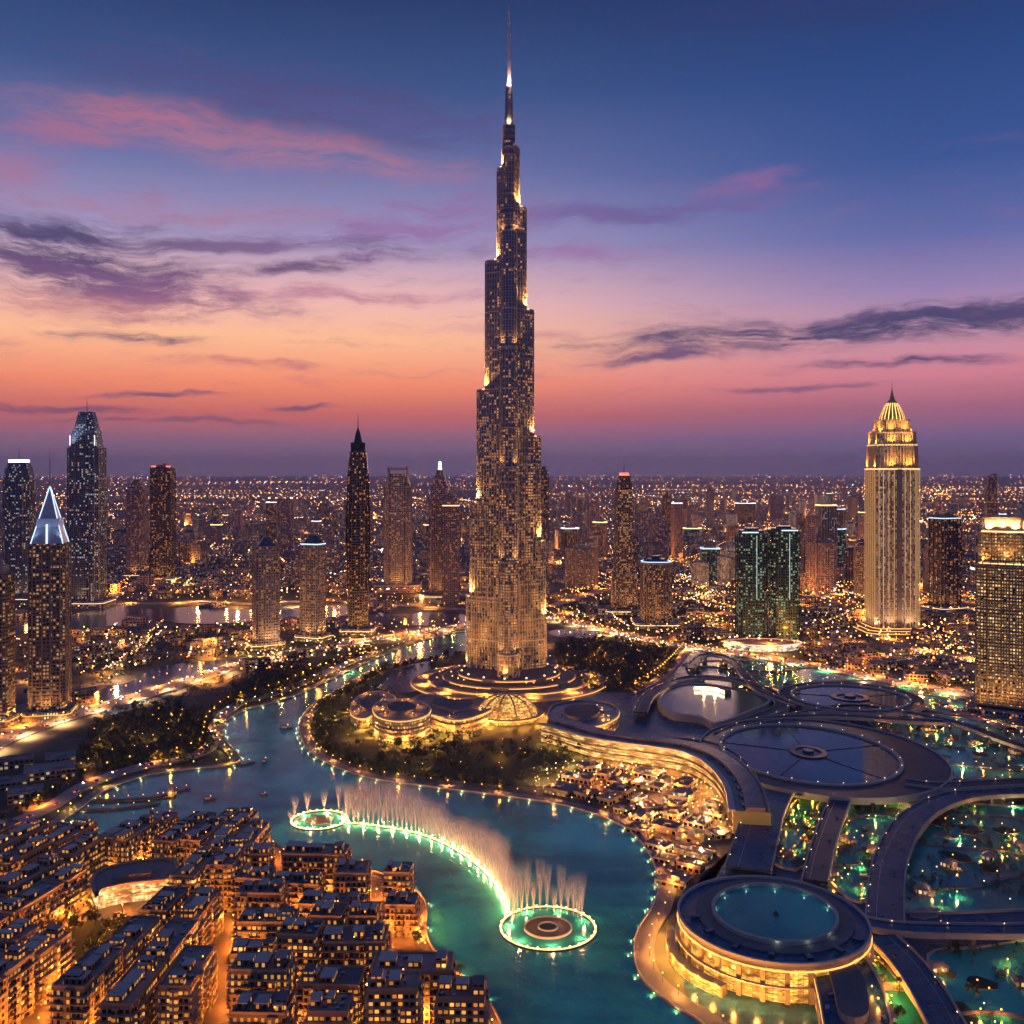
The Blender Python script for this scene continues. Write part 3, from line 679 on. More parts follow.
def T_crown():
    root, w, Z = base('apartment_tower', 'brown gridded tower with a pointed crown edged in white light', 'tower', 50, 722, 43, rot=12)
    w *= .84; h = w / 2; P = rect(w, w * .9, 0, 0, 0, 4); zs = Z(545)
    def f(b):
        b.prism(P, 0, zs, 0, 1); b.bands(P, 0, zs, 3.6, .9, .45, 2); b.fins(P, 0, zs, 10, 1.0, 1.4, 2)
    part(root, 'shaft', [FM['bronze'], M['roof_dark'], M['fin']], f)
    ap = Z(487)
    def c(b):
        Q = [(-h + 2, -h * .8), (h - 2, -h * .8), (h - 2, h * .8), (-h + 2, h * .8)]
        for i in range(4):
            a, d = Q[i], Q[(i + 1) % 4]
            mid = ((a[0] + d[0]) / 2 * .98, (a[1] + d[1]) / 2 * .98)
            b.face([(*a, zs), (*d, zs), (0, 0, ap)], 0, [(0, 0), (w, 0), (w / 2, ap - zs)])
        b.prism(scl(Q, .72), zs, Z(520), 0, 1)
    part(root, 'crown', [plain('pale crown glass', (.30, .33, .42), .3, .3), M['roof_dark']], c)
    for a in range(4): lamp('crown_floodlight', (h * 1.3 * math.cos(R(a * 90 - 45)), h * 1.2 * math.sin(R(a * 90 - 45)), zs + 4), 36000, (.5, .68, 1), root, 1, (140, (math.pi, 0, 0)))
    def e(b):
        Q = [(-h + 2, -h * .8), (h - 2, -h * .8), (h - 2, h * .8), (-h + 2, h * .8)]
        for a in Q:
            n = 8
            for k in range(n):
                p = [(a[0] * (1 - t_) * 1.02, a[1] * (1 - t_) * 1.02, zs + (ap - zs) * t_) for t_ in (k / n, (k + 1) / n)]
                b.face([(p[0][0] - .5, p[0][1], p[0][2]), (p[0][0] + .5, p[0][1], p[0][2]), (p[1][0] + .5, p[1][1], p[1][2]), (p[1][0] - .5, p[1][1], p[1][2])]); b.face([(p[0][0], p[0][1] - .8, p[0][2]), (p[0][0], p[0][1] + .8, p[0][2]), (p[1][0], p[1][1] + .8, p[1][2]), (p[1][0], p[1][1] - .8, p[1][2])])
        b.box(0, -h * .82, zs - 24, 1.6, .8, 44)
    part(root, 'light_strip', [M['strip_b']], e)
    spirepart(root, ap - 2, Z(448), .7)
    podium(root, w * 1.35, w * 1.3, 10, 'gold', 'strip_o')
def T_twinpeak():
    root, w, Z = base('office_tower', 'tallest blue tower of the left bank with a tapered notched crown and thin mast', 'tower', 87, 608, 35)
    w *= .95; P = rect(w, w * .8, 0, 0, 0, w * .1)
    def f(b):
        b.prism(P, 0, Z(448), 0, 1); b.fins(P, 0, Z(448), 9, .9, 1.4, 2); b.prism(rect(w * .36, w * .9), 0, Z(440), 0, 1); b.bands(P, 0, Z(448), 60, 1.0, 2.2, 2)
    part(root, 'shaft', [FM['blue'], M['roof_dark'], M['steel']], f)
    def c(b):
        b.prism(scl(P, .92), Z(448), Z(430), 0, 1, P2=scl(P, .76)); b.prism(scl(P, .70), Z(430), Z(412), 0, 1, P2=scl(P, .44)); b.prism(rect(w * .3, w * .7), Z(440), Z(416), 0, 1, P2=rect(w * .2, w * .5))
        for s in (-1, 1): b.prism(rect(w * .16, w * .5, 0, s * w * .34), Z(448), Z(426), 0, 1, P2=rect(w * .04, w * .3, 0, s * w * .27))
    part(root, 'crown', [FM['blue'], M['roof_dark']], c)
    for s in (-1, 1): 
        o = part(root, 'light_strip', [M['strip_w']], lambda b: b.box(s * w * .40, -w * .36, Z(446), .9, .9, Z(436) - Z(446)))
    lamp('crown_light', (-w * .36, -w * .6, Z(446)), 90000, (.75, .85, 1), o, 2, (140, (math.pi, 0, 0)))
    spirepart(root, Z(412), Z(396), .8); podium(root, w * 1.5, w * 1.3, 12, 'grey', 'strip')
def T_simple(nm, label, px, py, wpx, top, mat, rot=0, dk=.8, cap='flat', pod=None, bands=0, fins=9, ch=.08, finm='fin', mast=None, crownlight=None, r=None):
    root, w, Z = base(nm, label, 'tower', px, py, wpx, rot, r)
    w *= .92 if rot == 0 else .8; P = rect(w, w * dk, 0, 0, 0, w * ch); H = Z(top)
    def f(b):
        b.prism(P, 0, H, 0, 1)
        if fins: b.fins(P, 0, H, fins, .7, 1.0, 2)
        if bands: b.bands(P, 0, H, bands, .8, .5, 2)
        b.ring(scl(P, .97), scl(P, 1.01), H, H + 1.6, 2)
    part(root, 'shaft', [FM[mat], M['roof_dark'], M[finm]], f)
    if cap == 'house': part(root, 'roof_house', [M['concrete'], M['roof_grey']], lambda b: (b.prism(scl(P, .55), H, H + 7), b.box(w * .1, 0, H + 7, w * .15, w * .15, 3, 0, 0, 1)))
    if cap == 'pyramid': part(root, 'pyramid_roof', [M['blue_metal']], lambda b: b.prism(scl(P, .82), H + 1, H + w * .42, 0, 0, P2=scl(P, .22)))
    if cap == 'step': part(root, 'stepped_crown', [FM[mat], M['roof_dark']], lambda b: (b.prism(scl(P, .8), H, H + 14, 0, 1), b.prism(scl(P, .5), H + 14, H + 24, 0, 1)))
    if cap == 'slant': part(root, 'slanted_top', [FM[mat], M['blue_metal']], lambda b: slant(b, P, H, H + w * .45))
    if crownlight: part(root, 'light_strip', [M[crownlight]], lambda b: b.ring(scl(P, 1.012), scl(P, 1.035), H - .6, H + 1.0))
    if mast: spirepart(root, H, Z(mast), .6, name='mast')
    if pod: podium(root, w * 1.5, w * dk * 1.5, 9, pod, 'strip')
    return root, w, Z
def slant(b, P, z0, z1):
    P = ccw(P); xs = [p[0] for p in P]; lo, hi = min(xs), max(xs)
    zf = lambda p: z0 + .5 + (z1 - z0) * (p[0] - lo) / (hi - lo)
    n = len(P)
    for i in range(n):
        a, c = P[i], P[(i + 1) % n]; b.face([(*a, z0), (*c, z0), (*c, zf(c)), (*a, zf(a))], 0, [(0, z0), (5, z0), (5, zf(c)), (0, zf(a))])
    b.face([(*p, zf(p)) for p in P], 1)
T_partial(); T_blue(); T_crown(); T_twinpeak()
T_simple('office_tower', 'short brown tower with a small lit roof lantern, beside the red beaconed tower', 137, 578, 20, 490, 'mauve', cap='step', crownlight=None, pod='grey')
rt, w_, Z_ = T_simple('office_tower', 'dark glass tower with red beacon lights on its flat roof', 163, 582, 24, 468, 'dark', cap='house', pod='grey', finm='dark_metal')
part(rt, 'beacon', [M['red']], lambda b: [b.box(s * w_ * .36, -w_ * .3, Z_(468) + 1.7, 9, 3, 2.2) for s in (-1, 1)])
rt, w_, Z_ = T_simple('apartment_tower', 'beige tower with a blue pyramid cap on the bank by the express road', 266, 650, 31, 548, 'grey', rot=28, cap='pyramid', pod='gold', bands=3.7)
rt, w_, Z_ = T_simple('apartment_tower', 'olive grey tower with a blue hipped roof and white corner lights', 313, 642, 28, 545, 'grey', rot=-20, cap='pyramid', pod='gold', bands=7.4, crownlight='strip_b')
def T_pointed():
    root, w, Z = base('pointed_tower', 'dark bullet shaped tower with curved edges and a black needle top', 'tower', 358, 635, 28)
    w *= .9; h = w / 2
    prof = [(0, .80), (12, .84), (70, .96), (140, 1.0), (200, .98), (250, .90), (285, .74)]
    zs = Z(452) / 285
    def f(b):
        for i in range(len(prof) - 1):
            (z0, k0), (z1, k1) = prof[i], prof[i + 1]
            P = ellipse(0, 0, h, h * .85, 16, R(11)); b.prism(scl(P, k0), z0 * zs, z1 * zs, 0, 1, P2=scl(P, k1), top=i == len(prof) - 2)
            b.fins(scl(P, k0), z0 * zs, z1 * zs, 7.6, .8, 1.3, 2, P2=scl(P, k1))
    part(root, 'shaft', [FM['dark'], M['roof_dark'], M['dark_metal']], f)
    z = Z(452)
    part(root, 'crown', [FM['dark'], M['dark_metal']], lambda b: (b.lathe([(h * .62, z), (h * .5, z + 6), (h * .58, z + 9), (h * .36, z + 16), (h * .22, z + 28), (h * .1, Z(430)), (.5, Z(427))], 12, 0, 0, 1)))
    spirepart(root, Z(428), Z(414), .7, 'dark_metal')
    for a in range(4): part(root, 'corner_blade', [M['dark_metal']], lambda b: b.prism(rect(2, 5, R(a * 90 + 45), h * .62 * math.cos(R(a * 90 + 45)), h * .55 * math.sin(R(a * 90 + 45))), z - 16, z + 14, 0, 0))
    podium(root, w * 1.45, w * 1.3, 9, 'gold', 'strip')
T_pointed()
def T_gate():
    root, w, Z = base('office_tower', 'grey bowed tower with an open rectangular frame on its roof', 'tower', 398, 592, 31)
    w *= .94; P = rect(w, w * .7, 0, 0, 0, w * .2)
    def f(b): b.prism(P, 0, Z(485), 0, 1); b.fins(P, 0, Z(485), 8, .7, 1.2, 2); b.prism(rect(w * .5, w * .86), 0, Z(474), 0, 1); b.bands(P, 0, Z(485), 58, 1, 2, 2); b.prism(scl(P, .9), Z(485), Z(477), 0, 1, P2=scl(P, .72))
    part(root, 'shaft', [FM['grey'], M['roof_dark'], M['fin']], f)
    part(root, 'roof_frame', [M['stone']], lambda b: (b.box(-w * .34, 0, Z(484), 3, w * .5, Z(468) - Z(484)), b.box(w * .36, 0, Z(484), 3, w * .5, Z(466) - Z(484)), b.box(0, 0, Z(470.4), w * .72, w * .5, Z(468) - Z(470.4))))
    podium(root, w * 1.7, w * 1.2, 14, 'mauve')
T_gate()
def T_lantern():
    root, w, Z = base('spired_tower', 'mauve stepped tower with a lit cyan lantern under its spire', 'tower', 440, 603, 22)
    P = rect(w, w * .9, 0, 0, 0, w * .12)
    def f(b): b.prism(P, 0, Z(500), 0, 1); b.fins(P, 0, Z(500), 7, .7, 1.2, 2); b.prism(scl(P, .84), Z(500), Z(486), 0, 1)
    part(root, 'shaft', [FM['mauve'], M['roof_dark'], M['fin']], f)
    part(root, 'crown', [FM['mauve'], M['roof_dark']], lambda b: (b.prism(scl(P, .72), Z(486), Z(470), 0, 1, P2=scl(P, .3))))
    part(root, 'lantern', [emit('cyan lantern', (.35, .95, 1), 5)], lambda b: b.prism(scl(P, .18), Z(470), Z(462), 0, 0, P2=scl(P, .1)))
    spirepart(root, Z(462), Z(450), 1.0, 'white')
    podium(root, w * 1.9, w * 1.6, 16, 'cream', 'strip')
T_lantern()
rt, w_, Z_ = T_simple('office_tower', 'short mauve tower with a stepped lit parapet against the cyan lantern tower', 451, 606, 19, 506, 'mauve', cap='step', crownlight='strip', r=20)
T_simple('office_tower', 'narrow dark tower half hidden by the shoulder of the tallest skyscraper', 543, 562, 13, 475, 'dark', cap='step', finm='dark_metal')
def T_redtop():
    root, w, Z = base('office_tower', 'slim stepped tower with a red lit top and short mast', 'tower', 624, 614, 28)
    P = rect(w * .95, w * .8, 0, 0, 0, 3); Q = scl(P, .66); Q2 = scl(P, .5)
    def f(b):
        b.prism(P, 0, Z(574), 0, 1); b.bands(P, 0, Z(574), 7.6, .7, .5, 2); b.prism(Q, Z(574), Z(490), 0, 1); b.fins(Q, Z(574), Z(490), 7, .7, 1, 2)
    part(root, 'shaft', [FM['bronze'], M['roof_dark'], M['fin']], f)
    part(root, 'crown', [FM['dark'], M['roof_dark']], lambda b: (b.prism(scl(Q, .9), Z(490), Z(482), 0, 1), b.prism(Q2, Z(482), Z(476), 0, 1)))
    part(root, 'beacon', [M['red']], lambda b: b.prism(scl(Q2, .7), Z(476), Z(473.5), 0, 0)); spirepart(root, Z(474), Z(462), .7, 'dark_metal', name='mast')
    podium(root, w * 1.6, w * 1.4, 8, 'gold', 'strip')
T_redtop()
def T_bluecap():
    root, w, Z = base('round_tower', 'squat bronze round cornered tower with a pale blue ribbed roof', 'tower', 656, 628, 33)
    P = rect(w * .95, w * .85, 0, 0, 0, w * .2)
    part(root, 'shaft', [FM['bronze'], M['roof_dark'], M['fin']], lambda b: (b.prism(P, 0, Z(565), 0, 1), b.fins(P, 0, Z(565), 5, .8, 1.2, 2)))
    part(root, 'cornice', [M['stone']], lambda b: b.prism(scl(P, 1.06), Z(565), Z(563), 0, 0, bottom=True))
    part(root, 'roof', [M['blue_metal']], lambda b: (b.prism(scl(P, .9), Z(563), Z(560), 0, 0, P2=scl(P, .6)), b.prism(scl(P, .3), Z(560), Z(557), 0, 0)))
    part(root, 'light_strip', [M['strip_b']], lambda b: b.ring(scl(P, .96), scl(P, 1.0), Z(563) + .1, Z(563) + 1.2))
    podium(root, w * 1.5, w * 1.3, 8, 'gold', 'strip')
T_bluecap()
def T_green(px, top, lab, mastside):
    root, w, Z = base('office_tower', lab, 'tower', px, 640, 31)
    w *= .95; P = rect(w, w * .8, 0, 0, 0, 5)
    part(root, 'shaft', [FM['green'], M['roof_dark'], M['dark_metal']], lambda b: (b.prism(P, 0, Z(top + 4), 0, 1), b.fins(P, 0, Z(top + 4), 11, .6, .9, 2), b.bands(P, 0, Z(top + 4), 19, .6, .7, 2)))
    part(root, 'roof_house', [M['blue_metal']], lambda b: (b.prism(scl(P, .84), Z(top + 4), Z(top + 1), 0, 0), b.prism(scl(P, .5), Z(top + 1), Z(top - 1), 0, 0)))
    part(root, 'light_strip', [M['strip_b']], lambda b: b.box(mastside * w * .12, -w * .41, Z(top + 3.5), w * .6, 1, 1.6))
    part(root, 'corner_line', [emit('cool corner line', (.6, .9, .85), 1.5)], lambda b: b.box(w * .12, -w * .415, Z(600), .7, .5, Z(top + 6) - Z(600)))
T_green(751, 530, 'green glass slab tower nearer the tallest skyscraper of the identical twins', -1)
T_green(783.5, 528, 'green glass slab tower nearer the golden domed tower of the identical twins', 1)
def P_twin():
    x, y = G(768, 652); root = empty('shopping_podium', (x, y + 30, 0)); tag(root, 'white lit oval podium with glowing shopfronts under the twin green towers', 'podium')
    P = ellipse(0, 0, 52, 30, 40)
    part(root, 'storey', [glowglass('bright shopfront', (1, .66, .34), (1, .9, .8), 5), M['roof_grey']], lambda b: b.prism(P, 0, 8.6, 0, 1))
    part(root, 'canopy', [M['white']], lambda b: (b.ring(scl(P, .97), scl(P, 1.07), 8.6, 9.8), b.ring(scl(P, 1.0), scl(P, 1.1), 4.2, 4.8)))
    part(root, 'light_strip', [M['strip']], lambda b: b.ring(scl(P, 1.072), scl(P, 1.08), 8.9, 9.5))
P_twin()
def T_gold():
    root, w, Z = base('domed_tower', 'tall floodlit golden tower with stepped crown, ribbed dome and needle', 'tower', 892, 634, 49, rot=0)
    w *= .95; h = w / 2; ch = w * .14
    P = rect(w, w * .9, 0, 0, 0, ch); cream = FM['cream']
    gl = emit('floodlit fin glow', (1, .52, .16), 1.0, False)  # glow put into the fin lines stands for floodlight falling on the shaft
    def f(b):
        b.prism(P, 0, Z(470), 0, 1); b.prism(rect(w * .1, w * .96), 0, Z(470), 3, 1)
        b.bands(P, 0, Z(470), Z(470) / 3.02, 1.2, 1.6, 2)
    part(root, 'shaft', [cream, M['roof_sand'], M['stone'], M['fin']], f)
    part(root, 'fin', [M['stone']], lambda b: b.fins(P, 0, Z(470), 4.2, .6, .9, 0))
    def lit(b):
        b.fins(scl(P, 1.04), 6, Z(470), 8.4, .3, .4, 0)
    part(root, 'fin_glow', [gl], lit)
    T1, T2, T3 = scl(P, .92), scl(P, .88), scl(P, .70)
    def c(b):
        b.prism(scl(P, .97), Z(470), Z(446), 0, 1, P2=T1); b.prism(scl(P, .90), Z(446), Z(434), 0, 1, P2=scl(P, .86)); b.prism(T3, Z(434), Z(421), 0, 1, P2=scl(P, .64))
    part(root, 'crown_tier', [cream, M['roof_sand']], c)
    part(root, 'crown_fin', [M['stone']], lambda b: (b.fins(scl(P, .975), Z(470), Z(444), 4.2, .9, 1.6, 0, P2=scl(P, .93)), b.fins(scl(P, .905), Z(446), Z(432.5), 4, .9, 1.4, 0, P2=scl(P, .87)), b.fins(scl(P, .705), Z(434), Z(420), 3.6, .8, 1.2, 0, P2=scl(P, .65))))
    part(root, 'dome', [plain('gilded ribs', (.55, .33, .10), .4, .3)], lambda b: (b.lathe([(h * .58, Z(421)), (h * .55, Z(417)), (h * .44, Z(411.5)), (h * .34, Z(406.5)), (h * .24, Z(403.5)), (h * .22, Z(402)), (h * .13, Z(400)), (h * .08, Z(396)), (h * .03, Z(390))], 20)))
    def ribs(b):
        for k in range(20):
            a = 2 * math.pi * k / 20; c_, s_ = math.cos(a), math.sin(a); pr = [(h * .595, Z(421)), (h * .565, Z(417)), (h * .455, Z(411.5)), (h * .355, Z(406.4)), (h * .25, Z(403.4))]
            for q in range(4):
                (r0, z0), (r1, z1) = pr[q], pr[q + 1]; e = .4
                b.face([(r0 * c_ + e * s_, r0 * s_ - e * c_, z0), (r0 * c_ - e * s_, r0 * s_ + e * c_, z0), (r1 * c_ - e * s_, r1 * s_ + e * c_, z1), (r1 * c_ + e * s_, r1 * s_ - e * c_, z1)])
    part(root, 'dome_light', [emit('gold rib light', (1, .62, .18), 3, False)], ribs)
    for (z, k) in ((470, 1.05), (446, .96), (434, .80)):
        part(root, 'light_strip', [M['strip']], lambda b: b.ring(scl(P, k), scl(P, k + .012), Z(z) - .4, Z(z) + .5))
        for a in (-60, -20, 20, 60, 110, 160, 200, 250):
            lamp('floodlight', ((h * k + 4) * math.sin(R(a)), -(h * k + 4) * math.cos(R(a)), Z(z) + 2), 80000, (1, .40, .045), root, 1.0, (140, (math.pi, 0, 0)))
    spirepart(root, Z(394), Z(381), .8, 'steel')
    for i, (k, z) in enumerate(((1.5, 3), (1.35, 6.5), (1.18, 10))):
        part(root, 'podium', [M['sand'], M['paving']], lambda b: b.prism(scl(P, k), 0 if i == 0 else z - 3.5, z, 0, 1))
        part(root, 'light_strip', [M['strip_o']], lambda b: b.ring(scl(P, k * 1.003), scl(P, k * 1.012), z - 1.5, z - .5))
    for s in range(10):
        a = R(s * 36); lamp('base_floodlight', (h * 1.32 * math.cos(a), h * 1.25 * math.sin(a), 12), 45000, (1, .55, .26), root, 1, (140, (math.pi, 0, 0)))
T_gold()
T_simple('office_tower', 'dark flat topped tower with a cool white roof line behind the golden tower', 945, 612, 34, 519, 'dark', rot=24, cap='house', crownlight='strip_b', finm='dark_metal', pod='grey')
T_simple('office_tower', 'lone dark slab with a slanted roof near the horizon', 991, 532, 11, 478, 'dark', cap='slant', fins=0)
def T_right():
    root, w, Z = base('hotel_tower', 'broad golden balcony tower with a glowing flared crown', 'tower', 1004, 716, 68, rot=-32)
    w *= .74; P = rect(w, w * .85, 0, 0, 0, w * .08); z1, z2 = Z(568), Z(535)
    def f(b):
        b.prism(P, 8, z1, 0, 1); b.bands(P, 8, z1, 3.9, 1.5, .9, 2); b.fins(P, 8, z1, 7.4, 1.1, 1.7, 2)
        b.prism(scl(P, .9), z1, z2, 0, 1); b.bands(scl(P, .9), z1, z2, 3.9, 1.2, .8, 2); b.fins(scl(P, .9), z1, z2, 7.4, 1, 1.4, 2)
    part(root, 'shaft', [FM['gold'], M['roof_sand'], M['sand']], f)
    part(root, 'lobby', [M['dark_metal'], M['roof_grey']], lambda b: b.prism(scl(P, .93), 0, 8, 0, 1))
    part(root, 'ledge', [M['sand']], lambda b: (b.prism(scl(P, 1.05), z1 - 1, z1 + 1, 0, 0, bottom=True), b.prism(scl(P, 1.05), 7, 9, 0, 0, bottom=True)))
    part(root, 'crown', [M['stone'], M['roof_sand']], lambda b: b.prism(scl(P, .78), z2, Z(522), 0, 1, P2=scl(P, .84)))
    part(root, 'crown_rim', [M['sand']], lambda b: b.prism(scl(P, .9), Z(522), Z(519.5), 0, 0, bottom=True))
    part(root, 'light_strip', [M['strip']], lambda b: (b.ring(scl(P, .80), scl(P, .83), z2 + .4, z2 + 1.5), b.ring(scl(P, .92), scl(P, .935), z1 + 1.4, z1 + 2.2)))
    for k in range(12):
        a = R(k * 30); lamp('crown_floodlight', (w * .52 * math.cos(a), w * .45 * math.sin(a), z2 + 3), 90000, (1, .5, .14), root, .8, (140, (math.pi, 0, 0)))
    for k in range(8):
        a = R(k * 45 + 10); lamp('ledge_floodlight', (w * .62 * math.cos(a), w * .56 * math.sin(a), z1 + 4), 40000, (1, .46, .1), root, .8, (140, (math.pi, 0, 0))); lamp('base_floodlight', (w * .85 * math.cos(a), w * .8 * math.sin(a), 5), 40000, (1, .42, .09), root, .8, (140, (math.pi, 0, 0)))
    spirepart(root, Z(519), Z(492), .7, 'steel', -w * .12, 0)
    podium(root, w * 1.5, w * 1.35, 4, 'grey')
T_right()

# ================================================================== LAKE FOUNTAIN
def fountain():
    z = .4
    arc = catmull(GP([(346, 824), (375, 827), (410, 833), (440, 843), (468, 859), (490, 879), (503, 898), (509, 914)]), False, 10)
    c1 = G(319, 821); c2 = G(548, 929); r1 = 20.0; r2 = 26.5
    root = empty('lake_fountain', (c1[0], c1[1], 0)); tag(root, 'long curved fountain with two glowing rings and tall misty jets in the lake', 'fountain')
    ox, oy = c1
    L = lambda p: (p[0] - ox, p[1] - oy)
    bas = MB()
    bas.ring(ellipse(0, 0, r1 - 1, r1 - 1, 48), ellipse(0, 0, r1 + 1, r1 + 1, 48), 0, 1.0)
    q = L(c2); e2 = lambda r: [(x + q[0], y + q[1]) for x, y in ellipse(0, 0, r, r, 56)]
    bas.ring(e2(r2 - 1), e2(r2 + 1), 0, 1.0); bas.ribbon([L(p) for p in arc], 1.6, 0, 1.0); bas.build('basin_rim', [M['dark_metal']], root)
    sp = MB(); sp.ribbon([L(p) for p in arc], 1.3, 1.05, 1.3); sp.ring(ellipse(0, 0, r1 - .6, r1 - .6, 48), ellipse(0, 0, r1 + .6, r1 + .6, 48), 1.02, 1.25); sp.ring(e2(r2 - .5), e2(r2 + .5), 1.02, 1.25); sp.build('light_strip', [emit('fountain strip', (1, .50, .15), 2.6, False)], root)
    d = MB(); d.ring(e2(12.5), e2(13.5), 0, 1.6); d.cap(e2(12.5), 1.0, 1); d.build('round_platform', [M['stone'], M['wood']], root)
    d = MB(); d.ring(e2(5), e2(5.8), 1.0, 1.9); d.build('nozzle_ring', [M['stone']], root); d = MB(); d.prism(ellipse(0, 0, 9, 9, 30), .4, .9, 1, 1)
    d.build('nozzle_platform', [M['stone'], M['wood']], root)
    mj = bpy.data.materials.new('water jet'); mj.use_nodes = True; t = NT(mj.node_tree); t.n.clear()
    uvn = t.new('ShaderNodeUVMap'); u, v, _ = t.sep(uvn.outputs[0]); oi = t.new('ShaderNodeObjectInfo')
    st = t.noise(t.comb(t.m('ADD', t.m('MULTIPLY', u, 2.6), t.m('MULTIPLY', oi.outputs['Random'], 30)), t.m('MULTIPLY', v, .6), 0.0), 3.0, 4, .6)
    a = t.m('MULTIPLY', t.ss(st, .22, .82), t.m('SUBTRACT', 1.0, t.ss(v, .45, 1.0)))
    lw = t.new('ShaderNodeLayerWeight'); lw.inputs[0].default_value = .35
    a = t.m('MULTIPLY', a, t.m('MULTIPLY', t.m('SUBTRACT', 1.0, lw.outputs['Facing']), .62), clamp=True)
    dif = t.new('ShaderNodeBsdfDiffuse'); dif.inputs[0].default_value = (.9, .88, .86, 1); tl = t.new('ShaderNodeBsdfTranslucent'); tl.inputs[0].default_value = (.9, .88, .86, 1)
    m1 = t.new('ShaderNodeMixShader'); t.l.new(dif.outputs[0], m1.inputs[1]); t.l.new(tl.outputs[0], m1.inputs[2])
    tr = t.new('ShaderNodeBsdfTransparent'); m2 = t.new('ShaderNodeMixShader'); t.l.new(a, m2.inputs[0]); t.l.new(tr.outputs[0], m2.inputs[1]); t.l.new(m1.outputs[0], m2.inputs[2])
    o = t.new('ShaderNodeOutputMaterial'); t.l.new(m2.outputs[0], o.inputs[0])
    def jetmesh(h, w):
        b = MB(); n = 10; prof = [(.25, 0), (.3 * w, .25), (.62 * w, .55), (.95 * w, .8), (w, .92), (w * .55, 1.0)]
        for k in range(len(prof) - 1):
            (ra, za), (rb, zb) = prof[k], prof[k + 1]
            for i in range(n):
                A, B = 2 * math.pi * i / n, 2 * math.pi * (i + 1) / n
                b.face([(ra * math.cos(A), ra * math.sin(A), za * h), (ra * math.cos(B), ra * math.sin(B), za * h), (rb * math.cos(B), rb * math.sin(B), zb * h), (rb * math.cos(A), rb * math.sin(A), zb * h)], 0, [(i / n * 3, za), ((i + 1) / n * 3, za), ((i + 1) / n * 3, zb), (i / n * 3, zb)])
        return b
    def bulb(x, y):
        b = MB(); b.ball(0, 0, 0, .62, 0); return b
    bl = None
    cnt = 0
    pts = []
    al = along(arc, 3.9); n = len(al)
    for i, (x, y, a_) in enumerate(al):
        f = i / n; h = (33 + 7 * math.sin(f * 9)) * (.82 if .44 < f < .49 else 1) * rnd.uniform(.8, 1.08)
        if f > .9: h *= .75
        pts.append((x, y, h, 5.4))
    for k in range(10):
        A = 2 * math.pi * (k + .5) / 10; pts.append((c1[0] + r1 * math.cos(A), c1[1] + r1 * math.sin(A), (17 if math.cos(A) < .3 else 25) * (.55 + .45 * (math.sin(A) > -.2)), 3.6))
    for k in range(14):
        A = R(20 + 150 * k / 13); h = [30, 20, 26, 22, 30, 16, 30, 34, 24, 36, 30, 36, 30, 34][k]
        pts.append((c2[0] + (r2 - 6) * math.cos(A), c2[1] + (r2 - 6) * math.sin(A), h * 1.0, 3.2))
    for x, y, h, w in pts[:100]:
        jetmesh(h, w).build('water_jet', [mj], root, smooth=True, loc=(x - ox, y - oy, .9))
    bu = [(x, y) for x, y, _ in along(arc, 4.6)]
    bu += [(c1[0] + r1 * math.cos(a_), c1[1] + r1 * math.sin(a_)) for a_ in [R(k * 15) for k in range(24)]]
    bu += [(c2[0] + r2 * math.cos(a_), c2[1] + r2 * math.sin(a_)) for a_ in [R(k * 12.8) for k in range(28)]]
    first = None
    bm_ = emit('fountain light', (1, .56, .18), 8, False)
    for i, (x, y) in enumerate(bu[:100]):
        if first is None:
            b = MB(); b.ball(0, 0, 0, .66, 0); first = b.build('underwater_light', [bm_], root, loc=(x - ox, y - oy, 1.5))
        else:
            c = first.copy(); C.objects.link(c); c.parent = root; c.location = (x - ox, y - oy, 1.5)
    for i in range(0, n, 3): lamp('jet_floodlight', (al[i][0] - ox, al[i][1] - oy - .6, 2.4), 8000, (1, .54, .18), root, .5)
    for k in range(6): a_ = R(k * 60 + 20); lamp('jet_floodlight', (c1[0] - ox + 17 * math.cos(a_), c1[1] - oy + 17 * math.sin(a_), 2.2), 8000, (1, .54, .18), root, .5)
    for k in range(7): a_ = R(k * 51 + 20); lamp('jet_floodlight', (c2[0] - ox + 22 * math.cos(a_), c2[1] - oy + 22 * math.sin(a_), 3.5), 5500, (1, .54, .18), root, .5)
fountain()

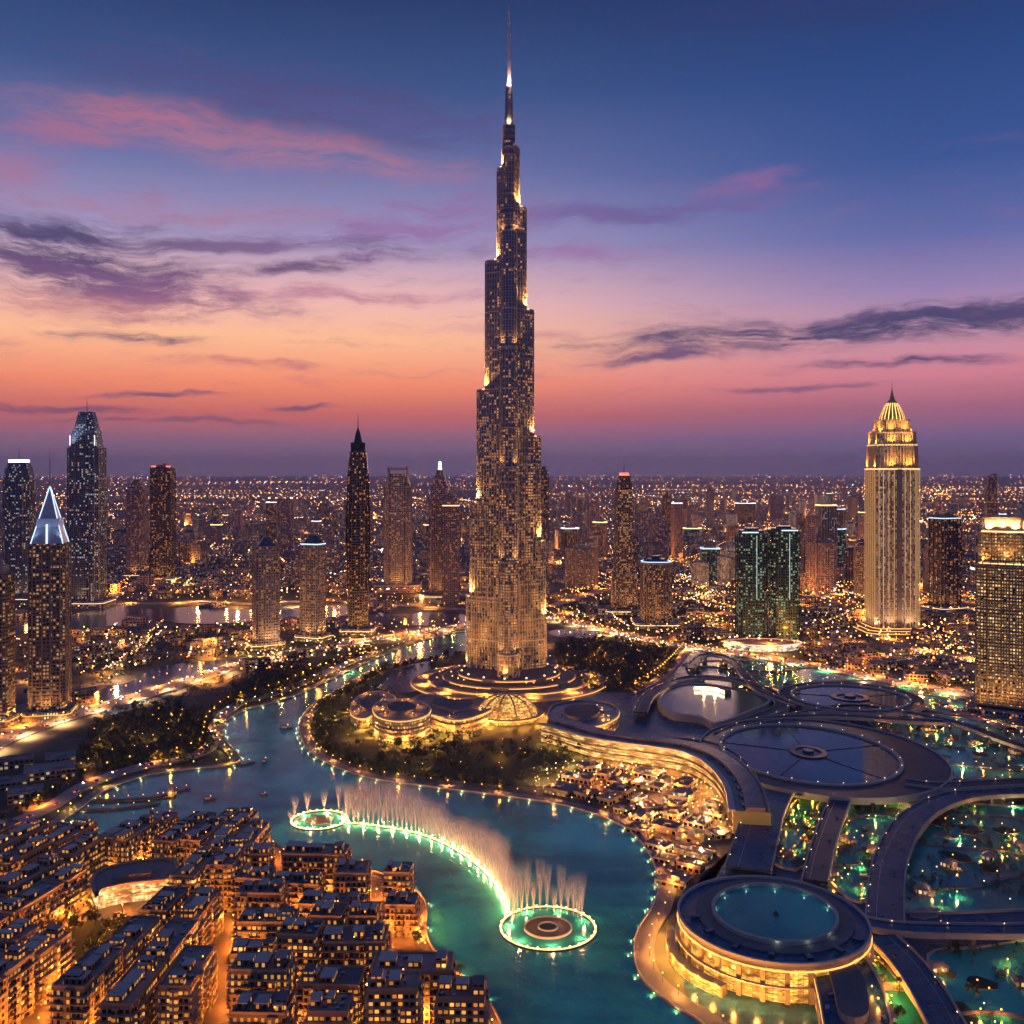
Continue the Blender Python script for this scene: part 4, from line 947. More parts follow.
# ================================================================== EAST COMPLEX: rings, viaducts and pool gardens
EX = sheet('land', [(560, 690), (640, 668), (700, 652), (770, 655), (860, 678), (960, 700), (1060, 722), (1250, 800), (1400, 1100), (760, 1100), (690, 1010), (672, 930), (700, 880), (740, 840), (735, 800), (680, 765), (600, 740)], .5, M['blue_metal'])[0]
GARD = {
 'a': ([(800, 797), (826, 797), (828, 806), (806, 868), (768, 862), (770, 850)], 'narrow amber lit garden beside the round pavilion'),
 'b': ([(850, 800), (905, 792), (925, 800), (895, 830), (874, 870), (868, 900), (852, 902), (832, 885), (828, 868), (838, 830)], 'teal garden under the great glass disc'),
 'c': ([(965, 806), (1010, 808), (1080, 815), (1090, 910), (1024, 912), (915, 915), (905, 905), (905, 870), (918, 840), (940, 815)], 'largest teal garden on the east side'),
 'd': ([(868, 716), (920, 714), (980, 722), (1060, 738), (1090, 780), (1000, 782), (924, 776), (905, 752), (880, 735)], 'long teal garden below the hotel'),
 'e': ([(690, 664), (760, 662), (830, 672), (872, 680), (820, 683), (786, 694), (775, 706), (745, 698), (700, 682)], 'shallow mirror garden under the twin towers'),
 'f': ([(928, 958), (975, 950), (1060, 948), (1120, 1060), (985, 1060), (950, 1000)], 'teal garden at the southern edge'),
 'g': ([(852, 968), (872, 958), (900, 985), (935, 1040), (960, 1100), (900, 1100)], 'garden terrace behind the round pavilion'),
 'h': ([(900, 684), (960, 698), (990, 716), (930, 712), (888, 700)], 'small flower garden near the hotel')}
GP_ = {}
for k, (q, nm) in GARD.items():
    P = catmull(GP(q, 0), True, 4); b = MB(); b.cap(P, .9); tag(b.build('water', [M['pool']]), kind='structure'); GP_[k] = P
    b = MB(); P2 = P + [P[0]]; b.ribbon(P2, 1.4, .3, 2.0); tag(b.build('kerb', [M['stone']]), kind='structure')
def viaduct(label, pts, w, z, m='deck', wf=None):
    p = catmull(GP(pts, z), False, 7); root = empty('elevated_walkway', (p[0][0], p[0][1], 0)); q = [(x - p[0][0], y - p[0][1]) for x, y in p]
    tag(root, label, 'walkway')
    b = MB(); Lp, Rp = b.ribbon(q, w, z - 1.6, z, wf=wf); b.build('deck', [M[m]], root)
    for E in (Lp, Rp):
        b = MB(); b.ribbon(E, .8, z - 1.9, z + 1.2); b.build('parapet', [M['stone']], root)
    for i, (x, y, a) in enumerate(along(q, 31, w * .5 - 1.2)[:26]):
        b = MB(); b.ball(0, 0, 1.3, .26); b.box(0, 0, 0, .12, .12, 1.2, 0, 1); b.build('walkway_lamp', [M['lamp_w'], M['dark_metal']], root, loc=(x, y, z))
    b = MB(); b.ribbon(q, .3, z + .012, z + .012, off=w * .22); b.build('drain_line', [M['steel']], root)
    for i, (x, y, a) in enumerate(along(q, 47, -w * .2)):
        b = MB(); b.box(0, 0, 0, 3.2, 1.6, .5, a, 0, 1); b.build('planter', [M['stone'], M['grass']], root, loc=(x, y, z))
    for i, (x, y, a) in enumerate(along(q, 38)):
        b = MB(); b.box(0, 0, 0, 2.4, w * .5, z - 1.6, a); b.build('pier', [M['concrete']], root, loc=(x, y, 0))
    return p
V = []
V.append(viaduct('broad blue walkway joining the round pool pavilion to the great glass disc', [(748, 868), (756, 840), (764, 812), (776, 788)], 28, 8, 'blue_metal'))
V.append(viaduct('narrow grey walkway between the amber garden and the teal garden', [(815, 880), (822, 850), (832, 820), (842, 796)], 15, 8.3))
V.append(viaduct('wide curving blue walkway sweeping round the largest teal garden', [(885, 922), (886, 890), (892, 855), (912, 820), (945, 800), (990, 792), (1090, 790)], 20, 8.6, 'blue_metal'))
V.append(viaduct('straight blue walkway running east from the round pool pavilion', [(862, 922), (900, 928), (960, 930), (1024, 930), (1120, 926)], 13, 8.9, 'blue_metal'))
V.append(viaduct('dark blue walkway descending south between two gardens', [(880, 935), (905, 960), (930, 995), (965, 1060)], 17, 8.0, 'blue_metal'))
V.append(viaduct('dark walkway leaving the great glass disc eastwards over the water', [(905, 782), (940, 786), (985, 784), (1090, 778)], 16, 10.0))
V.append(viaduct('thin walkway curving above the long teal garden to the hotel', [(790, 716), (850, 706), (900, 712), (960, 724), (1010, 742), (1090, 768)], 13, 8.4))
V.append(viaduct('walkway wrapping the amber lagoon on its north side', [(640, 712), (652, 693), (690, 678), (735, 680), (770, 692), (782, 706), (760, 716), (730, 728)], 15, 8.2))
V.append(viaduct('walkway linking the small disc to the mirror garden', [(690, 668), (705, 655), (730, 660), (760, 690), (800, 706)], 12, 8.7))
V.append(viaduct('long slate walkway between curved mall and great glass disc', [(640, 742), (690, 742), (722, 752), (745, 775), (740, 800)], 18, 9.3))
V.append(viaduct('slate walkway crossing beneath the small disc to the east', [(720, 735), (760, 720), (830, 716), (900, 720), (945, 722)], 14, 9.6))
def discs(label, cx, cy_, rx, ry, z, rim, ringw, rot=0.0, mat='disc', name='glass_disc', centre=.22, ringoff=(0, 0), lights=24):
    x, y = G(cx, cy_, z); root = empty(name, (x, y, 0)); tag(root, label, 'disc')
    P = ellipse(0, 0, rx, ry, 64, rot)
    b = MB(); b.cap(P, z - .6, 0); b.build('glass', [M[mat]], root)
    b = MB(); b.ring(P, ellipse(0, 0, rx + rim, ry + rim, 64, rot), 0, z + 1.2); b.build('rim', [M['stone']], root)
    if ringw:
        b = MB(); b.ring(ellipse(0, 0, rx + rim + .01, ry + rim + .01, 64, rot), ellipse(ringoff[0], ringoff[1], rx + rim + ringw, ry + rim + ringw, 64, rot), z - 3, z - .2); b.build('ring_deck', [M['deck']], root)
        b = MB(); b.ring(ellipse(ringoff[0], ringoff[1], rx + rim + ringw, ry + rim + ringw, 64, rot), ellipse(ringoff[0], ringoff[1], rx + rim + ringw + 1, ry + rim + ringw + 1, 64, rot), z - 4, z + 1); b.build('parapet', [M['stone']], root)
    if centre:
        b = MB(); b.ring(ellipse(0, 0, rx * centre * .7, ry * centre * .7, 32, rot), ellipse(0, 0, rx * centre, ry * centre, 32, rot), z - .5, z + .6); b.build('centre_ring', [M['dark_metal']], root)
        b = MB(); b.prism(ellipse(0, 0, rx * centre * .3, ry * centre * .3, 20, rot), z - .5, z + 2); b.build('centre_drum', [M['blue_metal'], M['blue_metal']], root)
        for k in range(5):
            a = R(72 * k + 15); b = MB()
            p0 = (rx * centre * math.cos(a), ry * centre * math.sin(a)); p1 = (rx * math.cos(a), ry * math.sin(a))
            b.ribbon([p0, p1], .6, z - .55, z - .1); o = b.build('spoke', [M['dark_metal']], root); 
    k = MB()
    for i in range(lights):
        a = 2 * math.pi * i / lights; k.ball((rx + rim * .5) * math.cos(a), (ry + rim * .5) * math.sin(a), z + 2.3, .28)
    k.build('rim_light', [M['lamp_w']], root)
    return root
discs('great tilted looking glass disc ringed by a dark roadway beside the curved mall', 808, 752, 72, 92, 10, 3.5, 26, ringoff=(9, -4))
discs('flat small disc with a black oval centre near the mirror garden', 850, 697, 60, 60, 9, 3, 12, centre=.34, lights=18)
def lagoon():
    q = [(660, 700), (672, 688), (700, 684), (740, 690), (768, 700), (745, 712), (716, 722), (700, 716), (672, 712)]
    P = catmull(GP(q, 7), True, 5); x0, y0 = G(710, 702); root = empty('raised_lagoon', (x0, y0, 0)); tag(root, 'leaf shaped raised lagoon with an amber lit bar reflected in it', 'lagoon')
    P = [(x - x0, y - y0) for x, y in P]
    b = MB(); b.cap(P, 6.6); b.build('water_surface', [watermat('lagoon water', (.04, .06, .08), (.10, .10, .08), .12, .1)], root)
    b = MB(); b.ring(P, scl(P, 1.05), 0, 7.6); b.build('rim', [M['stone']], root)
    a = catmull([(x - x0, y - y0) for x, y in GP([(694, 689), (715, 690), (728, 694)], 7)], False, 5)
    b = MB(); b.ribbon(a, 9, 6.5, 11); b.build('bar_wall', [M['sand']], root)
    b = MB(); b.ribbon(a, 1.2, 8.0, 10.4, off=-5.2); b.build('lit_window', [emit('lagoon bar window', (1, .8, .5), 8)], root)
    for x, y, _ in along(a, 22, -9): lamp('bar_floodlight', (x, y, 10), 60000, (1, .52, .12), root, 1)
lagoon()
def round_pavilion():
    z = 21; x, y = G(776, 915, z); root = empty('round_pavilion', (x, y, 0)); TOWERS.append((x, y, 60))
    tag(root, 'round pavilion with a teal rooftop pool and tall golden windows by the lake', 'pavilion')
    O = ellipse(-2, 0, 49, 52, 72); rot = R(-14)
    P = ellipse(0, 3, 31, 34, 72, rot)
    gl = glowglass('golden tall window', (1, .32, .03), (1, .52, .10), 4.2)
    b = MB(); b.prism(scl(O, .95), 0, 17, 0, 1, top=False); b.build('glazing', [gl], root)
    for k in range(26):
        a = R(k * 360 / 26); b = MB(); b.box(0, 0, 0, 1.6, 2.4, 17.5, 0); o = b.build('column', [M['sand']], root, loc=(-2 + 47.6 * math.cos(a), 50.4 * math.sin(a), 0)); o.rotation_euler = (0, 0, a)
    b = MB(); b.ring(scl(P, .9), O, 17.5, 19.6, 0, 1); b.build('roof', [M['sand'], M['blue_metal']], root)
    for k0, k1, z0, z1 in ((.985, 1.01, 19.6, 21), (.995, 1.03, 9.0, 9.6)): b = MB(); b.ring(scl(O, k0), scl(O, k1), z0, z1); b.build('cornice', [M['stone']], root)
    b = MB(); b.ring(scl(O, 1.004), scl(O, 1.014), 16.6, 17.2); b.build('light_strip', [M['strip_o']], root)
    b = MB(); b.ring(P, scl(P, 1.06), 19.6, 22.4); b.build('pool_rim', [M['stone']], root)
    b = MB(); b.cap(P, z); b.build('pool_water', [M['pool']], root)
    b = MB(); Q = scl(P, 1.32); b.ring(scl(P, 1.06), Q, 19.6, 20.3); b.build('pool_deck', [M['roof_dark']], root)
    for k in range(7):
        a = R(180 + k * 24); b = MB(); b.box(0, 0, 0, 5, 3, 1.2, a, 0, 0); b.build('skylight', [M['blue_metal']], root, loc=(42.5 * math.cos(a), 44 * math.sin(a), 20.3 if k % 2 else 19.6))
    b = MB(); b.lathe([(1.6, z), (1.2, z + 1.2), (.1, z + 2.6)], 8); b.build('pool_fountain', [M['wood']], root)
    # outer terrace walls toward the lake
    for k, (r0, r1, h, a0, a1) in enumerate(((51, 56, 6, 160, 235),)):
        arc = [(-2 + (r0 + r1) / 2 * math.cos(R(a)), -2 + (r0 + r1) / 2 * math.sin(R(a))) for a in range(a0, a1, 5)]
        b = MB(); b.ribbon(arc, r1 - r0, 0, h, 0, 1); b.build('terrace_wing', [gl, M['roof_grey']], root)
    for k in range(16):
        a = R(160 + k * 11); lamp('entrance_light', (-2 + 58 * math.cos(a), 60 * math.sin(a), 6), 11000 if k < 9 else 3000, (1, .40, .06), root, .8)
    for k in range(12):
        a = R(k * 30 + 15); lamp('pool_light', (31 * math.cos(a), 34 * math.sin(a), z + 1.2), 50, (.8, 1, .8), root, .3)
round_pavilion()
def mall():
    base_ = GP([(541, 742), (560, 747), (585, 755), (610, 760), (645, 765), (682, 771), (708, 784), (726, 806), (733, 835)])
    p = catmull(base_, False, 6); x0, y0 = p[20]; root = empty('curved_mall', (x0, y0, 0)); tag(root, 'long curving sandstone mall with glowing glazed galleries below the tower park', 'mall')
    p = [(x - x0, y - y0) for x, y in p]
    gal = glowglass('glowing gallery', (1, .38, .06), (1, .62, .22), 3.4, .12, .9)
    D = 26
    b = MB(); b.ribbon(p, D, 0, 17, 0, 1, off=D / 2); b.build('gallery_wall', [gal, M['roof_grey']], root)
    b = MB(); b.ribbon(p, D * .5, 17.2, 20, 0, 1, off=D * .6); b.build('upper_roof', [M['sand'], M['blue_metal']], root)
    for z in (5.4, 10.6): b = MB(); b.ribbon(p, 2.6, z, z + .7, off=-1.0); b.build('balcony', [M['sand']], root)
    b = MB(); b.ribbon(p, 4.5, 16.6, 18.0, off=-.6); b.build('roof_overhang', [M['stone']], root)
    b = MB(); b.ribbon(p, 1.0, 18.0, 19.0, off=D - 1); b.build('parapet', [M['stone']], root)
    for x, y, a in along(p, 17, -9): lamp('shopfront_light', (x, y, 7), 14000, (1, .42, .09), root, .8, (160, (0, 0, 0)))
    for i, (x, y, a) in enumerate(along(p, 19, D * .35)):
        b = MB(); b.box(0, 0, 0, 7, 5, 1.6, a + .2, 0, 1); b.build('skylight', [M['steel'], M['blue_metal']], root, loc=(x, y, 17.02 if i % 2 else 17))
mall()
def hall(nm, label, q, h, mat, floors, roofm='roof_grey', strip='strip_o', lights=5, out=1.0):
    P = ccw(catmull(GP(q), True, 4)); cx = sum(a for a, _ in P) / len(P); c_ = sum(b_ for _, b_ in P) / len(P); P = [(a - cx, b_ - c_) for a, b_ in P]
    root = empty(nm, (cx, c_, 0)); tag(root, label, 'building'); TOWERS.append((cx, c_, 20))
    b = MB(); b.prism(P, 0, h, 0, 1); b.build('facade', [FM[mat], M[roofm]], root)
    b = MB(); b.ring(scl(P, .96), scl(P, 1.02), h, h + 1.3); b.build('parapet', [M['stone']], root)
    for k in range(1, floors):
        b = MB(); b.ring(scl(P, 1.0), scl(P, 1.035), h / floors * k - .2, h / floors * k + .25); b.build('balcony', [M['sand']], root)
    b = MB(); b.ring(scl(P, 1.021), scl(P, 1.03), h - .5, h + .2); b.build('light_strip', [M['strip_o']], root)
    for k in range(7):
        i = int(rnd.random() * len(P)); f_ = rnd.uniform(.6, .9); b = MB(); b.ball(0, 0, 2.2, .4); o = b.build('roof_lamp', [M['lamp_o']], root, loc=(P[i][0] * f_, P[i][1] * f_, h)); lamp('bulb', (0, 0, 3.2), 1800, (1, .36, .05), o, .4)
    b = MB(); b.prism(scl(P, .5), h, h + 3.4, 0, 1); b.build('roof_house', [M['concrete'], M['roof_dark']], root)
    for k in range(6):
        i = int(rnd.random() * len(P)); f_ = rnd.uniform(.55, .85); b = MB(); b.box(0, 0, 0, rnd.uniform(2, 4), rnd.uniform(1.5, 3), rnd.uniform(1, 2), rnd.uniform(0, 3)); b.build('air_conditioner', [M['steel']], root, loc=(P[i][0] * f_, P[i][1] * f_, h))
    n = len(P)
    for k in range(lights):
        i = k * n // lights; lamp('wall_light', (P[i][0] * 1.12, P[i][1] * 1.12, 5), 22000, (1, .40, .07), root, .8)
hall('palace_hotel', 'round ended golden hotel on the park west of the dome hall', [(374, 728), (378, 740), (400, 745), (424, 740), (430, 730), (415, 722), (390, 722)], 22, 'gold', 5, 'roof_sand', lights=9)
hall('exhibition_hall', 'crescent hall with lit arcade joining the dome hall from the west', [(408, 718), (430, 728), (455, 735), (478, 730), (492, 722), (485, 712), (455, 712), (425, 708)], 14, 'gold', 3, 'roof_sand', lights=9)
hall('waterside_hall', 'low grey roofed hall on the small pond north west of the park', [(352, 712), (352, 724), (366, 728), (380, 718), (395, 706), (380, 700), (362, 703)], 9, 'gold', 2, lights=4)
hall('service_wing', 'dark roofed service wing tucked behind the round pool pavilion', [(812, 975), (836, 962), (858, 975), (884, 1020), (890, 1090), (836, 1090), (820, 1030)], 13, 'gold', 3, 'blue_metal', lights=5)
hall('conference_hall', 'pale faceted roof hall between the dome hall and the curved mall', [(552, 735), (548, 726), (556, 716), (585, 712), (612, 716), (618, 728), (600, 738), (575, 740)], 12, 'gold', 2, 'blue_metal', lights=4)

def quay_lights():
    e = MB(); e.box(0, 0, 0, 1.1, .4, .4); first = e.build('quay_light', [emit('quay light', (1, .72, .24), 2.6, False)]); lamp('beam', (0, 1.6, .2), 160, (1, .80, .34), first, .4)
    pts = [(x, y, a, 'on the tower park shore') for x, y, a in along(EDGE_I[24:], 19, -.7)] + [(x, y, a, 'on the western shore') for x, y, a in along(EDGE_L, 26, -.7)] + [(x, y, a + math.pi, 'on the old town quay') for x, y, a in along(EDGE_T[14:], 28, .7)]
    for i, (x, y, a, w_) in enumerate(pts):
        x += rnd.uniform(-2.5, 2.5) * math.cos(a); y += rnd.uniform(-2.5, 2.5) * math.sin(a)
        o = first if i == 0 else copy_tree(first, (0, 0, 0)); o.location = (x, y, 1.0); o.rotation_euler = (0, 0, a + math.pi); tag(o, 'small yellow floodlight mounted low ' + w_, 'floodlight', 'quay floodlights ' + w_)
quay_lights()

# ================================================================== CITY BLOCKS BEHIND
ROOFW = {'flat': 'flat roofed', 'house': 'penthouse topped', 'cap': 'blue capped', 'step': 'stepped', 'lit': 'lit parapet'}
COLW = {'blue': 'blue', 'dark': 'dark', 'bronze': 'brown', 'beige': 'beige', 'grey': 'grey', 'green': 'green', 'gold': 'gold', 'cream': 'cream', 'mauve': 'mauve'}
def highrise(x, y, w, d, h, rot, mat, cap, name='high_rise'):
    root = empty(name, (x, y, 0), rot); P = rect(w, d, 0, 0, 0, min(w, d) * rnd.choice((0, .08, .2)))
    b = MB(); b.prism(P, 0, h, 0, 1)
    if y < 3200: b.fins(P, 0, h, rnd.choice((6, 9, 12)), .7, .9, 2)
    b.build('shaft', [FM[mat], M['roof_dark'], M['stone']], root)
    b = MB()
    if cap in ('house', 'flat', 'lit'): b.prism(scl(P, .6), h, h + (5 if cap == 'house' else 2.5), 0, 1)
    if cap == 'cap': b.prism(scl(P, .9), h, h + w * .2, 2, 2, P2=scl(P, .35))
    if cap == 'step': b.prism(scl(P, .75), h, h + 12, 3, 1); b.prism(scl(P, .45), h + 12, h + 22, 3, 1)
    b.build('roof_top', [M['concrete'], M['roof_grey'], M['blue_metal'], FM[mat]], root)
    if cap == 'lit': b = MB(); b.ring(scl(P, 1.0), scl(P, 1.04), h - 1.5, h + 1); b.build('light_strip', [M[rnd.choice(('strip_b', 'strip', 'strip_w'))]], root)
    TOWERS.append((x, y, max(w, d) * .6)); return root
def cluster(where, n, pxr, pyr, hr, wr, mats, fixed=()):
    got = []
    for (px, py, top, wpx, mat, cap) in fixed:
        x, y = G(px, py); k = y / F; got.append((x, y, highrise(x, y, wpx * k, wpx * k * .8, (py - top) * k, R(rnd.uniform(-25, 25)), mat, cap), (py - top) * k, mat, cap))
    tries = 0
    while len(got) < n and tries < 4000:
        tries += 1; px, py = rnd.uniform(*pxr), rnd.uniform(*pyr); x, y = G(px, py)
        w = rnd.uniform(*wr)
        if not free(x, y, w * .75 + 6) or not clear(x, y, w * .6): continue
        h = rnd.uniform(*hr) * (1.35 if rnd.random() < .15 else 1); mat = rnd.choice(mats); cap = rnd.choice(('flat', 'house', 'cap', 'step', 'lit', 'flat'))
        got.append((x, y, highrise(x, y, w, w * rnd.uniform(.6, 1), h, R(rnd.uniform(-35, 35)), mat, cap), h, mat, cap))
    got.sort(key=lambda g_: g_[0] / g_[1])
    for i, g_ in enumerate(got):
        sz = 'tall' if g_[3] > 120 else 'mid height' if g_[3] > 70 else 'short'
        tag(g_[2], f'{COLW[g_[4]]} {ROOFW[g_[5]]} high-rise, {ordw(i + 1)} from west, {where}', 'high rise', 'high rises ' + where)
cluster('between skyscraper and twin green towers', 46, (552, 745), (500, 585), (45, 115), (26, 46), ['mauve', 'dark', 'grey', 'bronze', 'beige', 'blue', 'cream'],
        [(582, 588, 548, 29, 'beige', 'flat'), (570, 556, 528, 16, 'dark', 'lit'), (593, 552, 504, 12, 'mauve', 'flat'), (600, 560, 522, 13, 'beige', 'lit'), (655, 566, 520, 22, 'mauve', 'house'), (677, 560, 503, 9, 'mauve', 'lit'), (667, 552, 499, 9, 'dark', 'step'), (710, 530, 492, 8, 'grey', 'step'), (745, 525, 503, 20, 'dark', 'lit'),
         (700, 585, 562, 17, 'cream', 'flat'), (724, 585, 557, 13, 'cream', 'flat'), (710, 580, 548, 18, 'green', 'lit'), (692, 545, 528, 18, 'blue', 'lit'), (544, 510, 486, 8, 'dark', 'flat')])
cluster('between twin green and golden towers', 28, (792, 866), (500, 590), (50, 130), (26, 42), ['mauve', 'dark', 'grey', 'green', 'cream', 'beige'],
        [(812, 592, 516, 11, 'mauve', 'flat'), (826, 584, 505, 16, 'blue', 'lit'), (838, 568, 509, 13, 'dark', 'lit'), (822, 592, 542, 26, 'mauve', 'flat'), (806, 590, 572, 22, 'mauve', 'flat'), (862, 598, 545, 14, 'beige', 'cap'), (776, 520, 496, 14, 'mauve', 'flat')])
cluster('east of the golden tower', 22, (920, 1040), (500, 600), (35, 95), (26, 44), ['mauve', 'dark', 'grey', 'blue', 'bronze'])
cluster('behind the pyramid capped towers', 26, (185, 345), (495, 568), (35, 85), (24, 44), ['mauve', 'dark', 'grey', 'bronze', 'beige'], [(285, 560, 500, 15, 'mauve', 'flat'), (275, 540, 502, 16, 'dark', 'lit'), (238, 548, 512, 8, 'mauve', 'flat')])
cluster('just behind the cyan lantern tower', 12, (405, 480), (500, 575), (30, 80), (24, 38), ['mauve', 'dark', 'grey'])
cluster('behind the notched blue tower', 14, (-20, 130), (505, 575), (30, 80), (24, 44), ['mauve', 'dark', 'grey', 'bronze'])

# low buildings, block by block
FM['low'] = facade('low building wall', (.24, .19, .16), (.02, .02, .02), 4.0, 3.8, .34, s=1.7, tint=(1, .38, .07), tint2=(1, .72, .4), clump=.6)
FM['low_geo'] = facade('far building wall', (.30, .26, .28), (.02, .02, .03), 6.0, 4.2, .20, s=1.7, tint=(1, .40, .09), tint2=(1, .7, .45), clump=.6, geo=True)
LOWN = 0
def lowbuild(name, x, y, w, d, h, rot, roof):
    root = empty(name, (x, y, 0), rot); P = rect(w, d)
    b = MB(); b.prism(P, 0, h, 0, 1); b.ring(scl(P, .96), scl(P, 1.01), h, h + .9, 2); b.build('wall', [FM['low'], M[roof], M['sand']], root)
    b = MB(); b.box(w * rnd.uniform(-.25, .25), d * rnd.uniform(-.2, .2), h, w * .28, d * .3, 2.2, 0, 0, 1)
    for _ in range(2): b.box(w * rnd.uniform(-.4, .4), d * rnd.uniform(-.35, .35), h, 2.5, 2, 1.3, 0, 0, 0)
    b.build('roof_house', [M['concrete'], M['roof_grey']], root)
    TOWERS.append((x, y, max(w, d) * .55)); return root
RW = {'roof_grey': 'grey', 'roof_dark': 'dark', 'roof_sand': 'sandy', 'blue_metal': 'blue-grey'}
def lows(name, word, where, n, poly, wr, hr, rots, roofs, land=None):
    P = GP(poly); got = []; xs = [p[0] for p in P]; ys = [p[1] for p in P]; tries = 0
    while len(got) < n and tries < n * 120:
        tries += 1; x, y = rnd.uniform(min(xs), max(xs)), rnd.uniform(min(ys), max(ys))
        if not pip(x, y, P): continue
        w, d = rnd.uniform(*wr), rnd.uniform(*wr) * .7
        if not free(x, y, max(w, d) * .5 + 1.5) or not clear(x, y, w * .5): continue
        if any(pip(x, y, q) for q in PARKS.values()): continue
        rf = rnd.choice(roofs); h = rnd.uniform(*hr); got.append((x, y, lowbuild(name, x, y, w, d, h, R(rnd.choice(rots)), rf), h, rf))
    got.sort(key=lambda g_: g_[0] / g_[1])
    for i, g_ in enumerate(got):
        tag(g_[2], f'{RW[g_[4]]} roofed {word}, {ordw(i + 1)} from the west {where}', word, f'{word}s {where}')
lows('villa', 'villa', 'between the two violet creeks', 44, [(75, 640), (110, 632), (250, 630), (262, 650), (200, 658), (150, 668), (100, 680), (70, 690)], (14, 28), (6, 11), (10, -20, 35), ('roof_grey', 'roof_sand', 'roof_dark'))
lows('low_block', 'low block', 'around the highway under the western towers', 34, [(-40, 735), (0, 728), (120, 690), (260, 655), (345, 642), (345, 648), (260, 668), (100, 712), (-40, 760)], (16, 30), (7, 14), (22, 28), ('roof_grey', 'roof_dark', 'roof_sand'))
lows('market_building', 'market hall', 'in the glowing bazaar below the mall', 75, [(530, 788), (560, 768), (600, 768), (650, 774), (695, 785), (722, 815), (722, 838), (690, 880), (668, 890), (652, 842), (615, 812), (570, 798)], (11, 32), (3, 5), (-35, -30, 50, 20), ('roof_sand', 'roof_grey', 'roof_dark', 'roof_sand'))
lows('low_block', 'low block', 'at the foot of the golden domed tower', 34, [(800, 655), (830, 640), (880, 650), (960, 655), (965, 695), (900, 680), (830, 668)], (20, 42), (6, 11), (-12, -25, 10), ('roof_grey', 'roof_sand', 'roof_dark'))
lows('low_block', 'low block', 'between the skyscraper and the twin green towers', 44, [(552, 600), (610, 596), (735, 590), (735, 648), (690, 645), (600, 625), (552, 615)], (20, 40), (6, 13), (-12, 18, 5), ('roof_grey', 'roof_sand', 'roof_dark'))
lows('parking_building', 'parking building', 'on the sandy shore west of the lake', 9, [(-50, 765), (60, 760), (90, 775), (40, 800), (-50, 820)], (22, 40), (5, 8), (25,), ('roof_grey',))
lows('low_block', 'low block', 'on the far shore behind the violet creek', 40, [(100, 598), (180, 566), (330, 560), (345, 600), (240, 600)], (22, 44), (7, 14), (5, -15, 20), ('roof_grey', 'roof_dark'))
lows('low_block', 'low block', 'by the highway near the golden tower', 26, [(800, 600), (870, 605), (868, 640), (800, 636)], (20, 38), (6, 12), (-30, 12), ('roof_grey', 'roof_dark'))
lows('low_block', 'low block', 'between the golden tower and the balcony tower', 20, [(920, 620), (966, 618), (968, 650), (920, 648)], (20, 38), (6, 12), (-30, 12), ('roof_grey', 'roof_dark'))

# far city: past counting
far = MB()
n = 0
while n < 9500:
    py = HOR + 9 + 150 * (rnd.random() ** 1.5); px = rnd.uniform(-120, 1150); x, y = G(px, py)
    if not clear(x, y, 22) or not free(x, y, 20): continue
    if y < 2300 and rnd.random() < .72: continue
    if math.sin(x * .0011 + 1.3) * math.sin(y * .0009 + .4) > .55 and rnd.random() < .85: continue
    k = rnd.random(); w, d = rnd.uniform(14, 44), rnd.uniform(12, 34); h = rnd.uniform(5, 14) if k < .78 else rnd.uniform(14, 34) if k < .97 else rnd.uniform(40, 85)
    if k > .97: w = d = rnd.uniform(22, 34)
    far.box(x, y, 0, w, d, h, R(rnd.choice((12, 18, -30, 55))), 0, 1); n += 1
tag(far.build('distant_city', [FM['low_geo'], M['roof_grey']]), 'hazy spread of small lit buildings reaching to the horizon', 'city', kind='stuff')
# streets of lamps in that city
CL = [(1, .32, .04), (1, .38, .07), (1, .30, .035), (1, .34, .05), (1, .42, .1), (1, .40, .08), (1, .28, .03), (1, .62, .3), (1, .36, .06), (.9, .85, .9)]
lm = emit('far street lamps', (1, .5, .2), 24, False, CL)
sl = MB()
def lampbox(x, y, r, z=9): sl.box(x, y, z, r, r, r, 0, 0)
zones = [((90, 345), (545, 600), 44), ((545, 870), (545, 650), 95), ((-60, 480), (490, 560), 110), ((500, 1100), (488, 570), 210), ((870, 1060), (560, 680), 50), ((75, 260), (632, 690), 24)]
for (xa, xb), (ya, yb), cnt in zones:
    for _ in range(cnt):
        px, py = rnd.uniform(xa, xb), ya + (yb - ya) * rnd.random(); x, y = G(px, py); a = R(rnd.choice((12, 18, -30, 55, 100, 108)) + rnd.uniform(-4, 4)); L = rnd.uniform(180, 500) * (y / 2200); st = 17 * max(1, y / 3000); cur = rnd.uniform(-.0004, .0004)
        s = 0
        while s < L:
            x += math.cos(a) * st; y += math.sin(a) * st; a += cur * st; s += st
            if y < 1250 or not clear(x, y, 0, False): continue
            lampbox(x + rnd.uniform(-3, 3), y + rnd.uniform(-3, 3), rnd.choice((.6, .8, 1.0, 1.5)) * max(1, y / 3400))
for _ in range(2600):
    py = HOR + 4.5 + 60 * rnd.random() ** 1.6; px = rnd.uniform(-150, 1170); x, y = G(px, py)
    lampbox(x, y, rnd.uniform(1.2, 2.4) * max(1, y / 5200), rnd.uniform(6, 22))
for _ in range(46):                                # long bright avenues near the horizon
    py = HOR + 6 + 30 * rnd.random(); px = rnd.uniform(-80, 1100); x, y = G(px, py); L = rnd.randint(8, 26)
    for k in range(L): lampbox(x + k * 42 * y / 6000, y + k * rnd.uniform(-4, 8), rnd.uniform(1.6, 2.8) * max(1, y / 5000))
